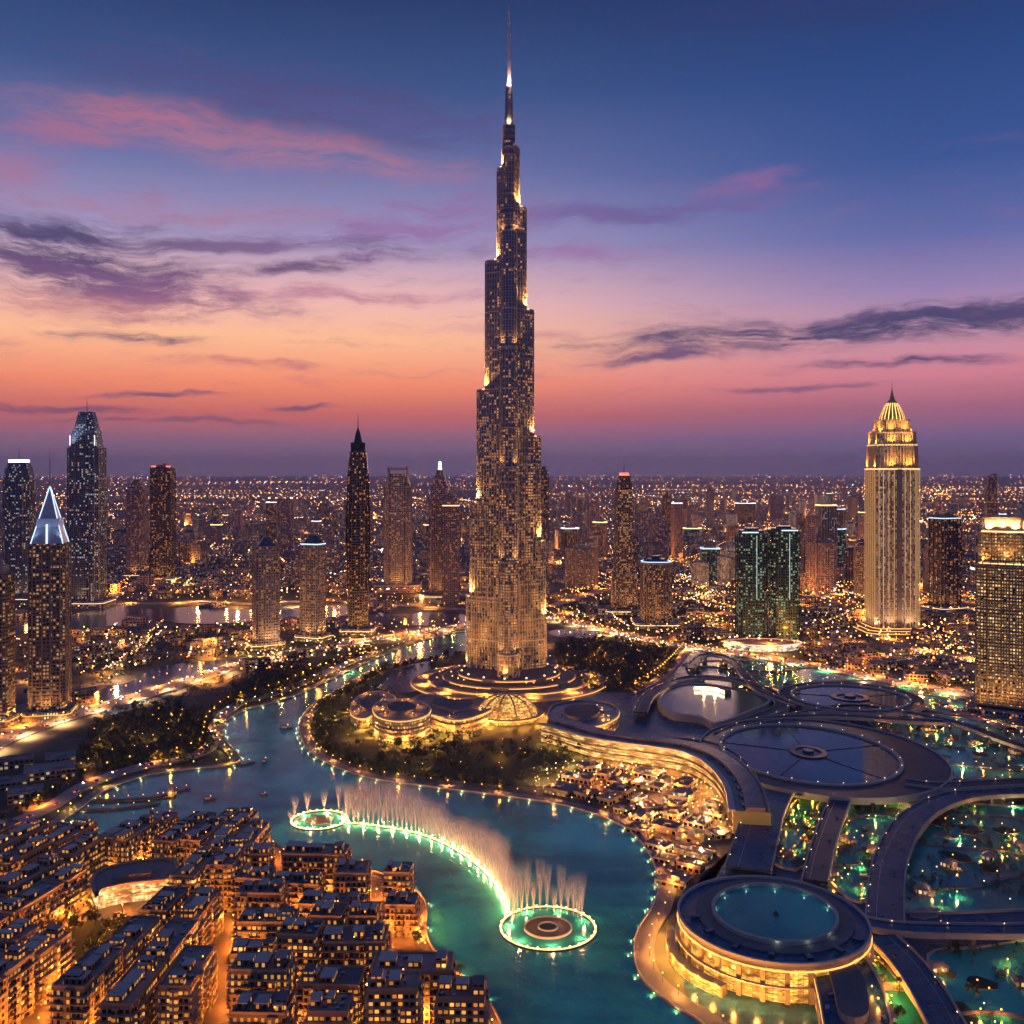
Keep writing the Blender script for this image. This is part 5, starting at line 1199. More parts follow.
for _ in range(900):                               # loose lamps among the blocks nearby
    py = rnd.uniform(560, 690); px = rnd.uniform(-20, 1050); x, y = G(px, py)
    if not clear(x, y, 2, False) or not free(x, y, -8): continue
    if any(pip(x, y, q) for q in PARKS.values()) or pip(x, y, EX): continue
    lampbox(x, y, rnd.uniform(.6, 1.1), 8)
SLO = tag(sl.build('street_lights', [lm]), 'countless amber and white street lamps across the far city', 'lights', kind='stuff')

n = 0
LD = {}
while n < 380:
    py = rnd.uniform(488, 690); px = rnd.uniform(-40, 1060); x, y = G(px, py)
    if not clear(x, y, 2, False) or any(pip(x, y, q) for q in PARKS.values()) or pip(x, y, EX) or not free(x, y, 0): continue
    c = rnd.choice(((1, .30, .04), (1, .33, .05), (1, .36, .07), (1, .26, .03), (1, .5, .22)))
    lamp('street_glow', (x, y, 14), 90000 * (y / 1500) ** 1.4 * rnd.choice((.4, .8, 1.4, 2.4)) * (.45 if n % 2 else 1), c, SLO, 2, None if n % 2 else (150, (0, 0, 0))); n += 1

# ================================================================== OLD TOWN IN FRONT
FM['town'] = facade('old town wall', (.27, .18, .11), (.035, .025, .02), 2.6, 3.3, .58, s=2.2, tint=(1, .28, .03), tint2=(1, .46, .10), mu=.16, mv=.26, clump=1.0, rough=.2)
FM['town2'] = facade('old town brown wall', (.17, .115, .08), (.03, .022, .02), 3.1, 3.3, .50, s=2.2, tint=(1, .30, .035), tint2=(1, .50, .13), mu=.28, mv=.22, clump=.9, rough=.2)
TOWN = GP([(-80, 856), (60, 850), (140, 843), (200, 840), (235, 834), (270, 850), (300, 866), (350, 874), (392, 886), (420, 906), (422, 942), (442, 974), (474, 998), (492, 1030), (510, 1130), (-80, 1130)])
GREEN = GP([(42, 940), (88, 922), (128, 922), (112, 948), (66, 978), (38, 970)])
PLAZA = GP([(90, 882), (176, 876), (180, 918), (90, 922)])
STREET = GP([(222, 915), (231, 915), (222, 1140), (204, 1140)])
b = MB(); b.cap(GREEN, .9); tag(b.build('lawn', [M['grass']]), kind='structure')
TW = []
TERR = {'roof_grey': 'grey', 'roof_dark': 'dark', 'roof_sand': 'sandy'}
def townhouse(cx, cy_, w, d, fl, rot, mat, rf):
    h = fl * 3.3 + .8; root = empty('apartment_block', (cx, cy_, 0), rot); P = rect(w, d)
    b = MB(); b.prism(P, 0, h, 0, 1)
    if w > 20:                                                # lower end pavilion and a raised stair tower vary the outline
        sgn = rnd.choice((-1, 1)); e = rnd.uniform(3, 6); hh = h - 3.3 * rnd.choice((2, 3, 3))
        b.prism(rect(w * .3, d + e, 0, sgn * w * .3, 0), 0, hh, 0, 1); b.prism(rect(5, d * .5, 0, -sgn * w * .36, 0), h, h + 4.2, 0, 1)
    bay = rnd.choice((6.5, 8, 9.5))
    # projecting bays give the walls depth
    k = int(w // bay)
    for i in range(k):
        if rnd.random() < .55:
            x = -w / 2 + (i + .5) * w / k; b.box(x, -d / 2 - .7, 0, bay * .42, 1.4, h - rnd.choice((0.4, 3.7)), 0, 0, 1); b.box(x, d / 2 + .7, 0, bay * .42, 1.4, h - .4, 0, 0, 1)
    k = int(d // bay) or 1
    for i in range(k):
        y = -d / 2 + (i + .5) * d / k; b.box(w / 2 + .6, y, 0, 1.2, bay * .4, h - .5, 0, 0, 1); b.box(-w / 2 - .6, y, 0, 1.2, bay * .4, h - .5, 0, 0, 1)
    b.build('wall', [FM[mat], M[rf]], root)
    b = MB(); b.ring(scl(P, .965), scl(P, 1.012), h, h + 1.1); b.build('parapet', [M['sand']], root)
    for f in range(1, fl):
        b = MB(); z = f * 3.3 + .2; b.ring(scl(P, .999), [(x * (1 + 1.5 / w * 2), y * (1 + 1.5 / d * 2)) for x, y in P], z, z + .22); 
        b.build('balcony', [M['sand']], root)
    for i in range(rnd.randint(2, 3)):
        b = MB(); ww, dd = rnd.uniform(.16, .3) * w, rnd.uniform(.3, .55) * d; b.prism(rect(ww, dd), 0, 3.0, 0, 1); b.prism(rect(ww * 1.06, dd * 1.06), 3.0, 3.35, 2, 2, bottom=True)
        b.build('roof_house', [FM[mat], M[rnd.choice(('roof_grey', 'roof_sand'))], M['stone']], root, loc=(w * (-.33 + .33 * i + rnd.uniform(-.05, .05)), d * rnd.uniform(-.15, .15), h))
    b = MB()
    for _ in range(7): b.box(rnd.uniform(-.42, .42) * w, rnd.uniform(-.38, .38) * d, h, rnd.uniform(1, 2.6), rnd.uniform(1, 2.2), rnd.uniform(.7, 1.5), rnd.uniform(0, 1), 0)
    b.build('air_conditioner', [M['steel']], root)
    if rnd.random() < .75:
        x, y = rnd.uniform(-.3, .3) * w, rnd.choice((-.4, .4)) * d
        b = MB(); b.ball(0, 0, 0, .35); o = b.build('roof_lamp', [M['lamp_o']], root, loc=(x, y, h + 2.4))
    TW.append((cx, cy_, root, fl, mat, rf, w, d)); return root
def fits(x, y, w, d, rot, fixed=False):
    c, s = math.cos(rot), math.sin(rot)
    for a in (-.5, 0, .5):
        for e in (-.5, 0, .5):
            X, Y = x + a * w * c - e * d * s, y + a * w * s + e * d * c
            if not pip(X, Y, TOWN): return False
            if pip(X, Y, GREEN) or pip(X, Y, PLAZA) or pip(X, Y, STREET): return False
    return True
ROWS = []
WR = [(-350, 15), (-322, 15), (-304, 15), (-276, 14), (-258, 13), (-231, 12), (-213, 10), (-187, 5), (-169, 2), (-154, -1)]
for i, (x0, ang) in enumerate(WR):      # rows running away from the camera, west of the street
    th = R(ang); v = 440 + (i % 2) * 9; col = []
    while v < 730:
        ok = False
        for L in (38, 31, 25, 19, 14):
            L += rnd.uniform(-2, 3); y = v + L / 2; x = x0 + (y - 590) * math.tan(th); d = 14.5 + rnd.uniform(-1, 1); rot = math.pi / 2 - th
            px, py = px_of(x, y)
            if px < 230 + max(0, (905 - py)) * .9 and fits(x, y, L, d, rot):
                fl = rnd.choice((6, 6, 7, 7, 8)) if py > 870 else rnd.choice((5, 6, 7))
                col.append(townhouse(x, y, L, d, fl, rot, rnd.choice(('town', 'town', 'town2')), rnd.choice(('roof_grey', 'roof_dark', 'roof_sand', 'roof_grey')))); ok = True; break
        v += (L + rnd.choice((2.5, 3, 7))) if ok else 5
    ROWS.append(('w', i, col))
th = R(14)
k = 0
for j, y in enumerate((700, 668, 640, 612, 584, 556, 528, 500, 472, 448)):       # eastern quarter facing the lake
    x = -215.0; col = []
    while x < 20:
        w = rnd.choice((36, 30, 25, 20, 16)) + rnd.uniform(-2, 2); d = rnd.uniform(15, 18); cx = x + w / 2
        px, py = px_of(cx, y)
        ok = px - 17 * 1000 / y > 216 + max(0, (905 - py)) * .9 if py > 860 else px > 190
        if ok and fits(cx, y, w, d, R(-3)) and all(math.dist((cx, y), (t_[0], t_[1])) > (w + 20) / 2 for t_ in TW if t_[2] not in col):
            col.append(townhouse(cx, y, w, d, rnd.choice((5, 6, 7, 7, 8)) if not (865 < py < 900 and px > 370) else 9, R(-3 + rnd.uniform(-4, 4)), rnd.choice(('town', 'town2')), rnd.choice(('roof_grey', 'roof_dark', 'roof_sand'))))
            x += w + rnd.choice((3, 5, 9))
        else: x += 4
    ROWS.append(('e', j, col))
rn = 0
for side, i, col in ROWS:
    if not col: continue
    rn += 1
    for k, o in enumerate(col):
        T = [t_ for t_ in TW if t_[2] is o][0]
        brown = 'sand' if T[4] == 'town' else 'brown'
        if side == 'w': lab = f'{brown} {T[3]} storey block with {TERR[T[5]]} roof, {ordw(k + 1)} towards the lake in {ordw(i + 1)} western row'
        else: lab = f'{brown} {T[3]} storey block with {TERR[T[5]]} roof, {ordw(k + 1)} along {ordw(i + 1)} row south of the lakefront'
        tag(o, lab.replace(' 5 ', ' five ').replace(' 6 ', ' six ').replace(' 7 ', ' seven ').replace(' 8 ', ' eight ').replace(' 9 ', ' nine '), 'apartment block', 'old town apartment blocks')
def plaza_hall():
    q = [(96, 916), (100, 910), (130, 903), (168, 899), (178, 890), (172, 878), (140, 880), (104, 888), (92, 900)]
    P = ccw(catmull(GP(q), True, 4)); cx = sum(a for a, _ in P) / len(P); c_ = sum(b_ for _, b_ in P) / len(P); P = [(a - cx, b_ - c_) for a, b_ in P]
    root = empty('plaza_hall', (cx, c_, 0)); tag(root, 'curved two storey hall with brilliant arcade windows facing the dark lawn', 'hall')
    fm = glowglass('bright arcade', (1, .5, .14), (1, .74, .36), 3.2, .3, .5)
    b = MB(); b.prism(P, 0, 11, 0, 1); b.build('wall', [fm, M['roof_sand']], root)
    for k0, k1, z0, z1 in ((.93, 1.04, 11, 12.4), (1, 1.05, 5.2, 5.7)): b = MB(); b.ring(scl(P, k0), scl(P, k1), z0, z1); b.build('cornice', [M['sand']], root)
    b = MB(); b.prism(scl(P, .45), 11, 14.5, 0, 1); b.build('roof_house', [M['sand'], M['roof_grey']], root)
    for i in range(0, len(P), 3): lamp('arcade_light', (P[i][0] * 1.25, P[i][1] * 1.25, 5), 1100, (1, .5, .13), root, .6)
plaza_hall()

# ================================================================== LAMPS
def copy_one(o):
    r = o.copy(); C.objects.link(r); return r
def lamp_proto(name, mat, h=8.0, r=.5, arm=True, every=1):
    b = MB(); b.lathe([(.14, 0), (.09, h)], 6, 0, 0, 1)
    if arm: b.box(.5, 0, h - .1, 1.2, .12, .12, 0, 1)
    b.ball(1.0 if arm else 0, 0, h + .1, r, 0); o = b.build(name, [M[mat], M['dark_metal']])
    lamp('bulb', (1.0 if arm else 0, 0, h - r - .3), {4.5: 2200, 3.5: 1300, 5: 4200, 5.5: 4600, 8: 5000, 9: 17000, 12: 27000, 13: 60000}[h] * every ** .8 * (4.5 if h == 5.5 else 2.4 if h == 12 else 1), LCOL[mat], o, r, None if h < 6 else (155, (0, 0, 0))); return o
LAMPS = {}
def put_lamps(name, pts, label, group, mat='lamp', h=8, r=.5, z=0.0, every=3):
    key = (name, mat, h, r, every); first = key not in LAMPS
    if first: LAMPS[key] = lamp_proto(name, mat, h, r, h > 6, every)
    for i, (x, y, a) in enumerate(pts):
        o = LAMPS[key] if first and i == 0 else copy_tree(LAMPS[key], (0, 0, 0)) if i % every == 0 else copy_one(LAMPS[key])
        o.location = (x, y, z); o.rotation_euler = (0, 0, a + math.pi / 2); tag(o, label, 'lamp', group)
put_lamps('promenade_lamp', along(EDGE_I[18:], 15, 8.5), 'amber globe lamp on the curved lake promenade of the tower park', 'lamps along the tower park promenade', 'lamp', 4.5, .42, 1.3)
put_lamps('promenade_lamp', along(EDGE_I[:18], 22, 8.5), 'amber globe lamp on the channel bank north of the park', 'lamps along the channel bank', 'lamp', 4.5, .42, 1.3)
put_lamps('promenade_lamp', along(EDGE_L, 18, 7.5), 'yellow globe lamp on the western lake promenade', 'lamps along the western promenade', 'lamp_y', 4.5, .5, 1.3)
put_lamps('promenade_lamp', along(EDGE_T, 17, -4.5), 'sodium globe lamp on the old town quay', 'lamps along the old town quay', 'lamp_o', 4.5, .38, .6)
put_lamps('street_lamp', along(EXPRESS, 24, 17), 'tall sodium street lamp on the north side of the express road', 'express road lamps north side', 'lamp_o', 12, .75, every=2)
put_lamps('street_lamp', along(EXPRESS, 27, -17), 'tall white street lamp on the south side of the express road', 'express road lamps south side', 'lamp_w', 12, .62, every=2)
put_lamps('street_lamp', along(SHORE_RD, 21, 9), 'sodium street lamp on the shore road', 'shore road lamps', 'lamp_o', 9, .55)
put_lamps('street_lamp', along(TOP_RD, 30, -13), 'amber street lamp on the far creek road', 'far creek road lamps', 'lamp', 12, .8)
for rd, nm in ((RD4, 'north western avenue'), (RD5, 'avenue behind the skyscraper'), (RD6, 'highway by the golden tower'), (RD8, 'avenue behind the twin towers')):
    put_lamps('avenue_lamp', along(rd, 34, 13), f'sodium lamp lining the {nm}', f'lamps of the {nm}', 'lamp_o', 13, .95)
put_lamps('street_lamp', along(RD7, 14, 7) + along(RD9, 22, 9), 'sodium street lamp on a link road near the gardens', 'link road lamps', 'lamp_o', 9, .6)
pts = []
for x0, ang in ((-336, 15), (-313, 15), (-290, 14), (-267, 13), (-244.5, 12), (-222, 11), (-200, 7), (-178, 3)):
    for v in range(440, 730, 14):
        y = v + rnd.uniform(-4, 4); x = x0 + (y - 590) * math.tan(R(ang)); px, py = px_of(x, y)
        if pip(x, y, TOWN) and not pip(x, y, GREEN) and px < 232 + max(0, 905 - py) * .9 and px > -40: pts.append((x, y, rnd.uniform(0, 6)))
pts_town = list(pts)
put_lamps('alley_lamp', pts, 'sodium lamp in the alleys of the western old town', 'alley lamps of the western old town', 'lamp_o', 5.5, .40, .6, every=1)
pts = []
for y in (684, 654, 626, 598, 570, 542, 514, 486, 460):
    x = -215 + rnd.uniform(0, 8)
    while x < 5:
        px, py = px_of(x, y)
        if pip(x, y, TOWN) and px > 235 + max(0, 905 - py) * .9: pts.append((x, y + rnd.uniform(-2, 2), rnd.uniform(0, 6)))
        x += rnd.uniform(13, 20)
for p in along([((STREET[0][0] + STREET[1][0]) / 2, STREET[0][1]), ((STREET[2][0] + STREET[3][0]) / 2, STREET[2][1])], 30, 4): pts.append(p)
pts_town += pts
put_lamps('alley_lamp', pts, 'sodium lamp in the streets of the eastern old town', 'street lamps of the eastern old town', 'lamp_o', 5.5, .40, .6, every=1)
def scatter(poly, n, mind, avoid=None):
    xs = [p[0] for p in poly]; ys = [p[1] for p in poly]; out = []; t_ = 0
    while len(out) < n and t_ < n * 60:
        t_ += 1; x, y = rnd.uniform(min(xs), max(xs)), rnd.uniform(min(ys), max(ys))
        if pip(x, y, poly) and all((x - a) ** 2 + (y - b_) ** 2 > mind ** 2 for a, b_, _ in out) and (avoid is None or avoid(x, y)): out.append((x, y, rnd.uniform(0, 6.28)))
    return out
put_lamps('park_lamp', scatter(PARKS['l'], 26, 9), 'amber lamp among the trees of the western park', 'western park lamps', 'lamp', 4.5, .38, .5)
put_lamps('park_lamp', scatter(PARKS['c'], 44, 9, lambda x, y: free(x, y, 4)), 'amber lamp on the lawns of the tower park', 'tower park lamps', 'lamp', 4.5, .34, .5)
put_lamps('park_lamp', scatter(PARKS['r'], 46, 9), 'amber lamp in the wooded park east of the skyscraper', 'eastern wood lamps', 'lamp_o', 4.5, .42, .5)
BAZW = GP([(525, 790), (560, 766), (600, 764), (650, 768), (698, 780), (728, 815), (726, 840), (690, 885), (668, 895), (652, 842), (615, 810), (570, 796)])
put_lamps('bazaar_lamp', scatter(BAZW, 120, 6), 'amber lamp between the bazaar halls', 'bazaar lamps', 'lamp_w', 5, .38, .5, every=2)
put_lamps('bazaar_lamp', scatter(BAZW, 60, 8), 'sodium lamp between the bazaar halls', 'sodium bazaar lamps', 'lamp_o', 5, .5, .5, every=1)
GW = {'a': ('narrow amber garden', 36, 'lamp_y'), 'b': ('teal garden under the great disc', 34, 'lamp_t'), 'c': ('largest teal garden', 56, 'lamp_t'), 'd': ('long teal garden below the hotel', 60, 'lamp_t'), 'e': ('mirror garden under the twin towers', 50, 'lamp_t'), 'f': ('southern teal garden', 20, 'lamp_t'), 'g': ('garden terrace behind the pavilion', 22, 'lamp_y'), 'h': ('small flower garden', 22, 'lamp_y')}
for k, (w_, n_, mt) in GW.items():
    put_lamps('garden_lamp', scatter(GP_[k], n_ // 2, 4), f'pale lamp in the {w_}', f'pale lamps in the {w_}', mt, 3.5, .36, .9)
    put_lamps('garden_lamp', scatter(GP_[k], n_ // 2, 4), f'amber lamp in the {w_}', f'amber lamps in the {w_}', 'lamp', 3.5, .42, .9, every=2)

# ================================================================== TREES
def tree_proto(name, lm_, h, cr, ch, n, palm=False):
    root = empty(name, (0, 0, -500)); b = MB(); r_ = rnd
    b.lathe([(.32, 0), (.22, h * .5), (.1, h * .85)], 6)
    if not palm:
        for k in range(4):
            a = r_.uniform(0, 6.28); x, y = math.cos(a), math.sin(a); z = h * .42
            b.face([(0, 0, z), (.15, 0, z), (x * cr * .6, y * cr * .6, z + ch * .45)]); b.face([(0, 0, z), (0, .15, z), (x * cr * .6, y * cr * .6, z + ch * .45)])
    b.build('trunk', [M['bark']], root); b = MB()
    if palm:
        for k in range(11):
            a = k * 6.28 / 11 + r_.uniform(-.2, .2); c, s = math.cos(a), math.sin(a); p = []
            for q in range(4):
                rr = q / 3 * cr; z = h + .6 * math.sin(q / 3 * 2.2) * 1.4 - (q / 3) ** 2 * cr * .5; ww = (.1, .6, .5, .05)[q]; p.append(((rr * c - ww * s, rr * s + ww * c, z), (rr * c + ww * s, rr * s - ww * c, z)))
            for q in range(3): b.face([p[q][0], p[q][1], p[q + 1][1], p[q + 1][0]])
    else:
        cl = [(r_.gauss(0, cr * .42), r_.gauss(0, cr * .42), h * .62 + r_.uniform(-.42, .5) * ch, r_.uniform(.28, .5) * cr) for _ in range(11)]
        for _ in range(n):
            cx, cy_, cz, rr = r_.choice(cl); v = Vector((r_.gauss(0, 1), r_.gauss(0, 1), r_.gauss(0, 1))).normalized() * rr * r_.uniform(.6, 1.05); p = Vector((cx, cy_, cz)) + v
            e1 = Vector((r_.gauss(0, 1), r_.gauss(0, 1), r_.gauss(0, .6))).normalized(); e2 = e1.cross(v.normalized() + Vector((.01, .3, .1))).normalized(); s = r_.uniform(.35, .75)
            b.face([tuple(p + e1 * s), tuple(p + e2 * s), tuple(p - e1 * s), tuple(p - e2 * s)])
    b.build('crown', [M['palm'] if palm else M[lm_]], root); return root
TP = [tree_proto('broadleaf_tree', 'leaf', 8.5, 4.2, 5.5, 300), tree_proto('broadleaf_tree', 'leaf2', 7.0, 3.6, 4.8, 260), tree_proto('broadleaf_tree', 'leaf', 6.0, 3.2, 4.0, 230), tree_proto('broadleaf_tree', 'leaf2', 10, 4.4, 7.0, 340)]
PP = [tree_proto('palm_tree', 'palm', 9, 3.4, 1, 0, True), tree_proto('palm_tree', 'palm', 7, 3.0, 1, 0, True)]
used = set()
def put_trees(protos, pts, label, cat, group, z=.5, s0=.8, s1=1.25):
    for i, (x, y, a) in enumerate(pts):
        p = rnd.choice(protos)
        if p.name not in used: used.add(p.name); kids(p); o = p; o.location = (x, y, z); o.rotation_euler = (0, 0, a)
        else: s = rnd.uniform(s0, s1); o = copy_tree(p, (x, y, z), a, s)
        tag(o, label, cat, group)
jit = lambda P, d: [(x + rnd.uniform(-d, d), y + rnd.uniform(-d, d), rnd.uniform(0, 6.28)) for x, y, _ in P]
put_trees(TP, jit(along(EDGE_I[12:66], 9, 17), 3), 'leafy tree beside the lake promenade of the tower park', 'tree', 'trees along the tower park promenade')
put_trees(TP, jit(along(EDGE_I[:14], 14, 16), 3), 'leafy tree on the channel bank north of the park', 'tree', 'trees along the channel bank')
put_trees(TP, scatter(PARKS['l'], 42, 8), 'leafy tree in the dark western park', 'tree', 'trees of the western park')
put_trees(TP, scatter(PARKS['c'], 20, 8, lambda x, y: free(x, y, 6) and y < 930), 'leafy tree on the lawns of the tower park', 'tree', 'trees on the tower park lawns')
put_trees(TP, jit(along(SHORE_RD, 12, 13), 3), 'leafy tree lining the shore road', 'tree', 'trees along the shore road')
put_trees(TP, scatter(GREEN, 14, 9), 'leafy tree on the dark old town lawn', 'tree', 'trees on the old town lawn', .9)
put_trees(PP, jit(along(EDGE_T, 22, -8), 2), 'palm tree behind the old town quay', 'palm', 'palms along the old town quay', .6)
put_trees(TP, [(x + rnd.uniform(-4, 4), y + rnd.uniform(-5, 5), 0) for x, y, _ in pts_town if rnd.random() < .2], 'leafy street tree between the old town blocks', 'tree', 'street trees of the old town', .6, .55, .85)
for k, n_ in (('a', 12), ('b', 14), ('c', 30), ('d', 10), ('g', 8), ('f', 10)):
    put_trees(PP + TP[2:3], scatter(GP_[k], n_, 6), f'small tree standing in the {GW[k][0]}', 'tree', f'trees in the {GW[k][0]}', .9, .6, 1.0)
# woodland and shrubs past counting
def wood(name, pts, lab, mat, s=1.0, per=46):
    b = MB(); 
    for x, y, _ in pts:
        H = rnd.uniform(4.5, 9) * s; rr = rnd.uniform(2.6, 4.6) * s
        for _ in range(per):
            v = Vector((rnd.gauss(0, 1), rnd.gauss(0, 1), rnd.gauss(0, 1))).normalized() * rnd.uniform(.5, 1); p = Vector((x + v.x * rr, y + v.y * rr, .8 + H * .55 + v.z * H * .45)); e1 = Vector((rnd.gauss(0, 1), rnd.gauss(0, 1), rnd.gauss(0, .5))).normalized(); e2 = Vector((-e1.y, e1.x, rnd.uniform(-.6, .6))).normalized(); q = rnd.uniform(.7, 1.3) * s
            b.face([tuple(p + e1 * q), tuple(p + e2 * q), tuple(p - e1 * q), tuple(p - e2 * q)])
    tag(b.build(name, [M[mat]]), lab, 'woods', kind='stuff')
WP = scatter(PARKS['r'], 330, 6) + scatter(PARKS['l2'], 120, 7) + scatter(PARKS['l'], 130, 8) + scatter(PARKS['c'], 110, 8, lambda x, y: free(x, y, 5))
WP += [p for p in scatter(GP([(-40, 640), (260, 625), (330, 690), (60, 715), (-40, 730)]), 520, 8) if clear(p[0], p[1], 2) and free(p[0], p[1], 0)]
WP += [p for p in scatter(GP([(545, 600), (740, 590), (960, 620), (960, 690), (700, 650), (545, 625)]), 520, 11) if clear(p[0], p[1], 2) and free(p[0], p[1], 0)]
wood('woodland', WP, 'dark tree masses in the far parks and along the roads', 'leaf2', 1.25, 30)
SP = []
for k, n_ in (('a', 120), ('b', 130), ('c', 300), ('d', 380), ('e', 200), ('f', 120), ('g', 60), ('h', 90)): 
    cs = scatter(GP_[k], max(4, n_ // 9), 8)
    for c_ in cs:
        for _ in range(9):
            x, y = c_[0] + rnd.gauss(0, 6.5), c_[1] + rnd.gauss(0, 6.5)
            if pip(x, y, GP_[k]): SP.append((x, y, 0))
wood('shrubbery', SP, 'low planted clumps in the pool gardens', 'leaf', .42, 26)
# winding garden paths over the pools
for k in GP_:
    xs = [p[0] for p in GP_[k]]; ys = [p[1] for p in GP_[k]]
    for q in range({'c': 3, 'd': 3, 'b': 2, 'e': 2, 'f': 2}.get(k, 1)):
        y0 = min(ys) + (max(ys) - min(ys)) * (q + rnd.uniform(.4, .8)) / ({'c': 3, 'd': 3, 'b': 2, 'e': 2, 'f': 2}.get(k, 1) + .2); run = []; ph = rnd.uniform(0, 6)
        for s_ in range(60):
            x = min(xs) + (max(xs) - min(xs)) * s_ / 59; y = y0 + 14 * math.sin(ph + x * (.03 + .008 * q)) + 3 * math.sin(x * .11 + ph)
            if pip(x, y, GP_[k]): run.append((x, y))
            elif len(run) > 3: break
            else: run = []
        if len(run) > 4:
            b = MB(); b.ribbon(run, 3.0, .5, 1.75); tag(b.build('path', [M['paving']]), kind='structure')
# planted islands in the pools
for k in GP_:
    wd = GW[k][0]
    for i, c_ in enumerate(scatter(GP_[k], {'c': 14, 'd': 12, 'b': 6, 'e': 8}.get(k, 5), 16)):
        b = MB(); q = [(c_[0] + a, c_[1] + e) for a, e in ellipse(0, 0, rnd.uniform(6, 12), rnd.uniform(5, 9), 14, rnd.uniform(0, 3))]; q = [(x + rnd.uniform(-1.5, 1.5), y + rnd.uniform(-1.5, 1.5)) for x, y in q]
        b.prism(q, .5, 1.5, 0, 1); tag(b.build('land', [M['stone'], M[rnd.choice(('grass', 'earth', 'paving'))]]), kind='structure')
def kiosk(x, y, a, lab):
    root = empty('garden_kiosk', (x, y, 1.0), a); tag(root, lab, 'kiosk', 'garden kiosks')
    b = MB(); b.prism(rect(9, 6), 0, 3.2, 0, 1); b.build('wall', [FM['gold'], M['sand']], root)
    b = MB(); b.prism(rect(11, 8), 3.2, 5.0, 0, 0, P2=rect(5, 2), bottom=True); b.build('roof', [M['roof_sand']], root)
    lamp('kiosk_light', (0, -5.5, 3), 900, (1, .5, .14), root, .4)
for k in ('c', 'd', 'b', 'f', 'g', 'e'):
    got = sorted(scatter(GP_[k], {'c': 6, 'd': 6}.get(k, 3), 20), key=lambda p: p[0] / p[1])
    for i, p in enumerate(got): kiosk(p[0], p[1], p[2], f'amber lit kiosk, {ordw(i + 1)} from the west in the {GW[k][0]}')

# ================================================================== TRAFFIC
b = MB(); b.prism([(-2.2, -.9), (2.2, -.9), (2.2, .9), (-2.2, .9)], .3, .95, 0, 0, bottom=True); b.prism([(-1.3, -.8), (1.1, -.8), (1.1, .8), (-1.3, .8)], .95, 1.5, 1, 0, P2=[(-.9, -.7), (.7, -.7), (.7, .7), (-.9, .7)])
for x in (-1.35, 1.35):
    for y in (-.92, .92): b.prism([(x + .33 * math.cos(R(a)), y + .1 * math.sin(R(a))) for a in range(0, 360, 60)], 0, .62, 2, 2)
cp = empty('car', (0, 0, -400)); b.build('body', [M['car_paint'], M['car_glass'], M['dark_metal']], cp)
for y in (-.6, .6):
    q = MB(); q.ball(0, 0, 0, .24); q.build('headlight', [M['head']], cp, loc=(2.25, y, .7)); q = MB(); q.ball(0, 0, 0, .22); q.build('tail_light', [M['tail']], cp, loc=(-2.25, y, .75))
kids(cp); firstcar = [True]
def cars(path, step, lanes, lab, group, z, lo=0.0):
    for off, dr in lanes:
        for x, y, a in along(path, step, off):
            if rnd.random() < .35: continue
            px, py = px_of(x, y)
            if not (-20 < px < 1045): continue
            d = rnd.uniform(-step * .3, step * .3); x += math.cos(a) * d; y += math.sin(a) * d; a2 = a if dr > 0 else a + math.pi
            if firstcar[0]: o = cp; o.location = (x, y, z); o.rotation_euler = (0, 0, a2); firstcar[0] = False
            else: o = copy_tree(cp, (x, y, z), a2)
            tag(o, lab + (' heading east' if dr > 0 else ' heading west'), 'car', group + (' eastbound' if dr > 0 else ' westbound'))
cars(EXPRESS, 19, ((-11, 1), (-5.6, 1), (5.6, -1), (11, -1)), 'car with lit headlights on the express road', 'cars on the express road', 1.62)
cars(SHORE_RD, 26, ((-3, 1), (3, -1)), 'car with lit lamps on the shore road', 'cars on the shore road', 1.52)
cars(RD9, 18, ((-3, 1), (3, -1)), 'car with lit lamps on the hotel approach road', 'cars on the hotel approach', 1.52)

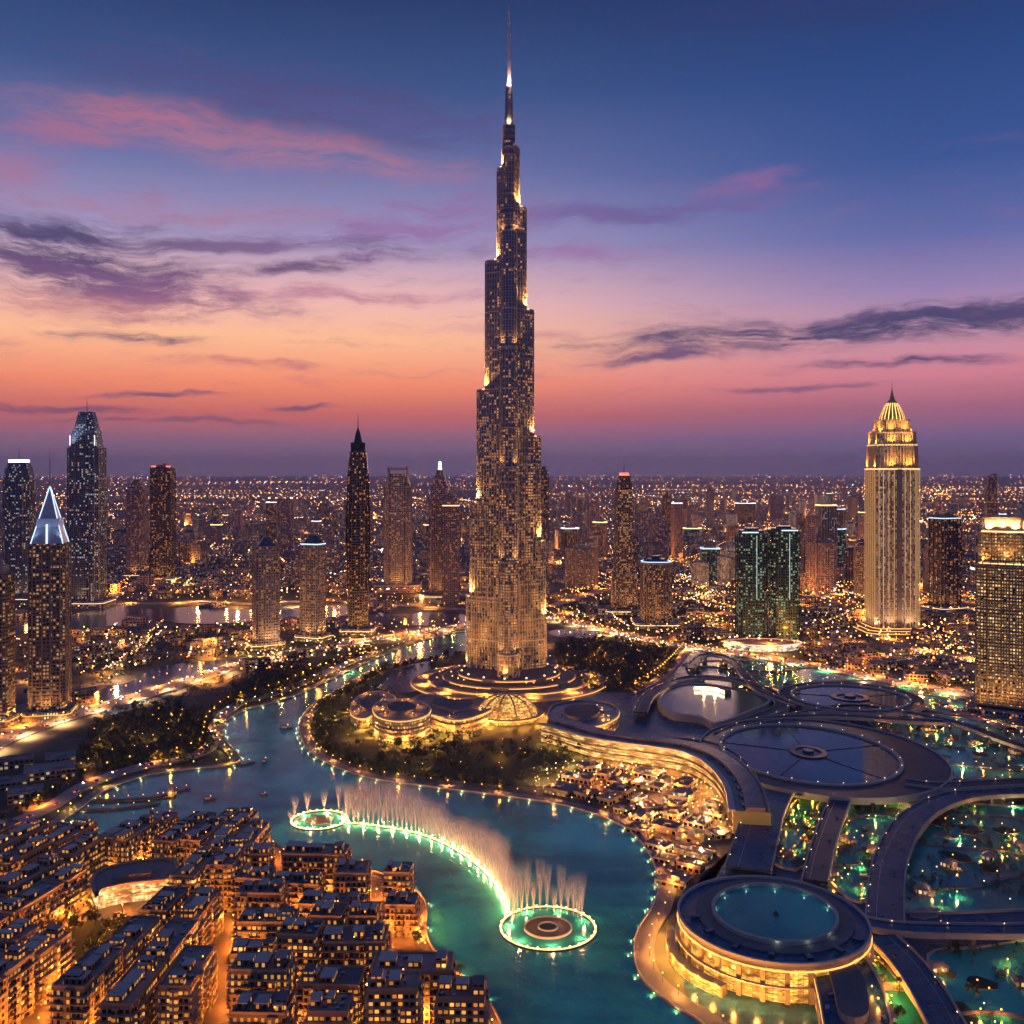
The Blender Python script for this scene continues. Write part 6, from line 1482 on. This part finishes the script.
# ================================================================== BOATS AND PIERS
def boat(px, py, a, lab, s=1.0):
    x, y = G(px, py); root = empty('wooden_boat', (x, y, .3), R(a)); tag(root, lab, 'boat')
    P = [(-6 * s, -1.6 * s), (2 * s, -2 * s), (7 * s, 0), (2 * s, 2 * s), (-6 * s, 1.6 * s)]
    b = MB(); b.prism(scl(P, .8), 0, 1.8 * s, 0, 1, P2=P); b.build('hull', [M['wood'], M['paving']], root)
    b = MB(); b.prism(rect(4.5 * s, 2.4 * s, 0, -1.5 * s, 0), 1.8 * s, 3.6 * s, 0, 1); b.prism(rect(5.4 * s, 3.2 * s, 0, -1.5 * s, 0), 3.6 * s, 3.9 * s, 1, 1, bottom=True); b.build('cabin', [M['white'], M['roof_sand']], root)
    b = MB(); b.ball(0, 0, 0, .4 * s); b.build('boat_lamp', [M['lamp_o']], root, loc=(1.5 * s, 0, 4.6 * s)); b = MB(); b.lathe([(.12, 1.8), (.06, 8 * s)], 6, 3.0 * s, 0); b.build('mast', [M['wood']], root)
boat(286, 730, 10, 'wooden boat with a sodium lamp in the narrow part of the lake', 1.1)
boat(265, 763, 80, 'wooden boat alone off the western park point', .9)
boat(264, 762 + 34, -20, 'small dark boat in open water below the park point', .6)
boat(209, 801, 5, 'dark boat near the jetty tip', .8)
def pier(lab, pts, w, n=10):
    p = catmull(GP(pts), False, 5); x0, y0 = p[0]; q = [(x - x0, y - y0) for x, y in p]; root = empty('pier', (x0, y0, 0)); tag(root, lab, 'pier')
    b = MB(); b.ribbon(q, w, 1.0, 1.5); b.build('deck', [M['wood']], root)
    for x, y, a in along(q, 9, w * .4): b = MB(); b.lathe([(.25, -.2), (.25, 1.0)], 6); b.build('pile', [M['wood']], root, loc=(x, y, 0))
    for x, y, a in along(q, 11, w * .3): b = MB(); b.ball(0, 0, 2.6, .34, 0); b.box(0, 0, 0, .15, .15, 2.4, 0, 1); b.build('pier_lamp', [M['lamp_o'], M['dark_metal']], root, loc=(x, y, 1.5))
pier('broad wooden jetty with amber lamps reaching into the lake from the western bend', [(92, 802), (120, 802), (150, 800), (176, 797)], 7)
pier('shorter wooden jetty parallel to the broad one', [(80, 812), (110, 811), (140, 808), (160, 805)], 5)
pier('thin jetty with the lit flagpole hut', [(160, 800), (175, 793), (190, 790)], 3)
pier('curved floating line of lamps near the old town shore', [(150, 812), (156, 818), (166, 821), (176, 819)], 2)
pier('stone mole at the western park point', [(234, 765), (243, 766), (254, 763)], 4)
# garden moored boats and quayside hut
def hut():
    x, y = G(172, 797); root = empty('jetty_hut', (x, y, 1.4)); tag(root, 'small lit hut with a pointed roof on the jetty', 'hut')
    b = MB(); b.prism(rect(5, 5), 0, 3.2, 0, 1); b.build('wall', [FM['gold'], M['wood']], root); b = MB(); b.prism(rect(7, 7), 3.2, 9, 0, 0, P2=rect(.3, .3)); b.build('roof', [M['roof_sand']], root); lamp('hut_light', (0, -4, 3), 1500, (1, .4, .08), root, .4)
hut()
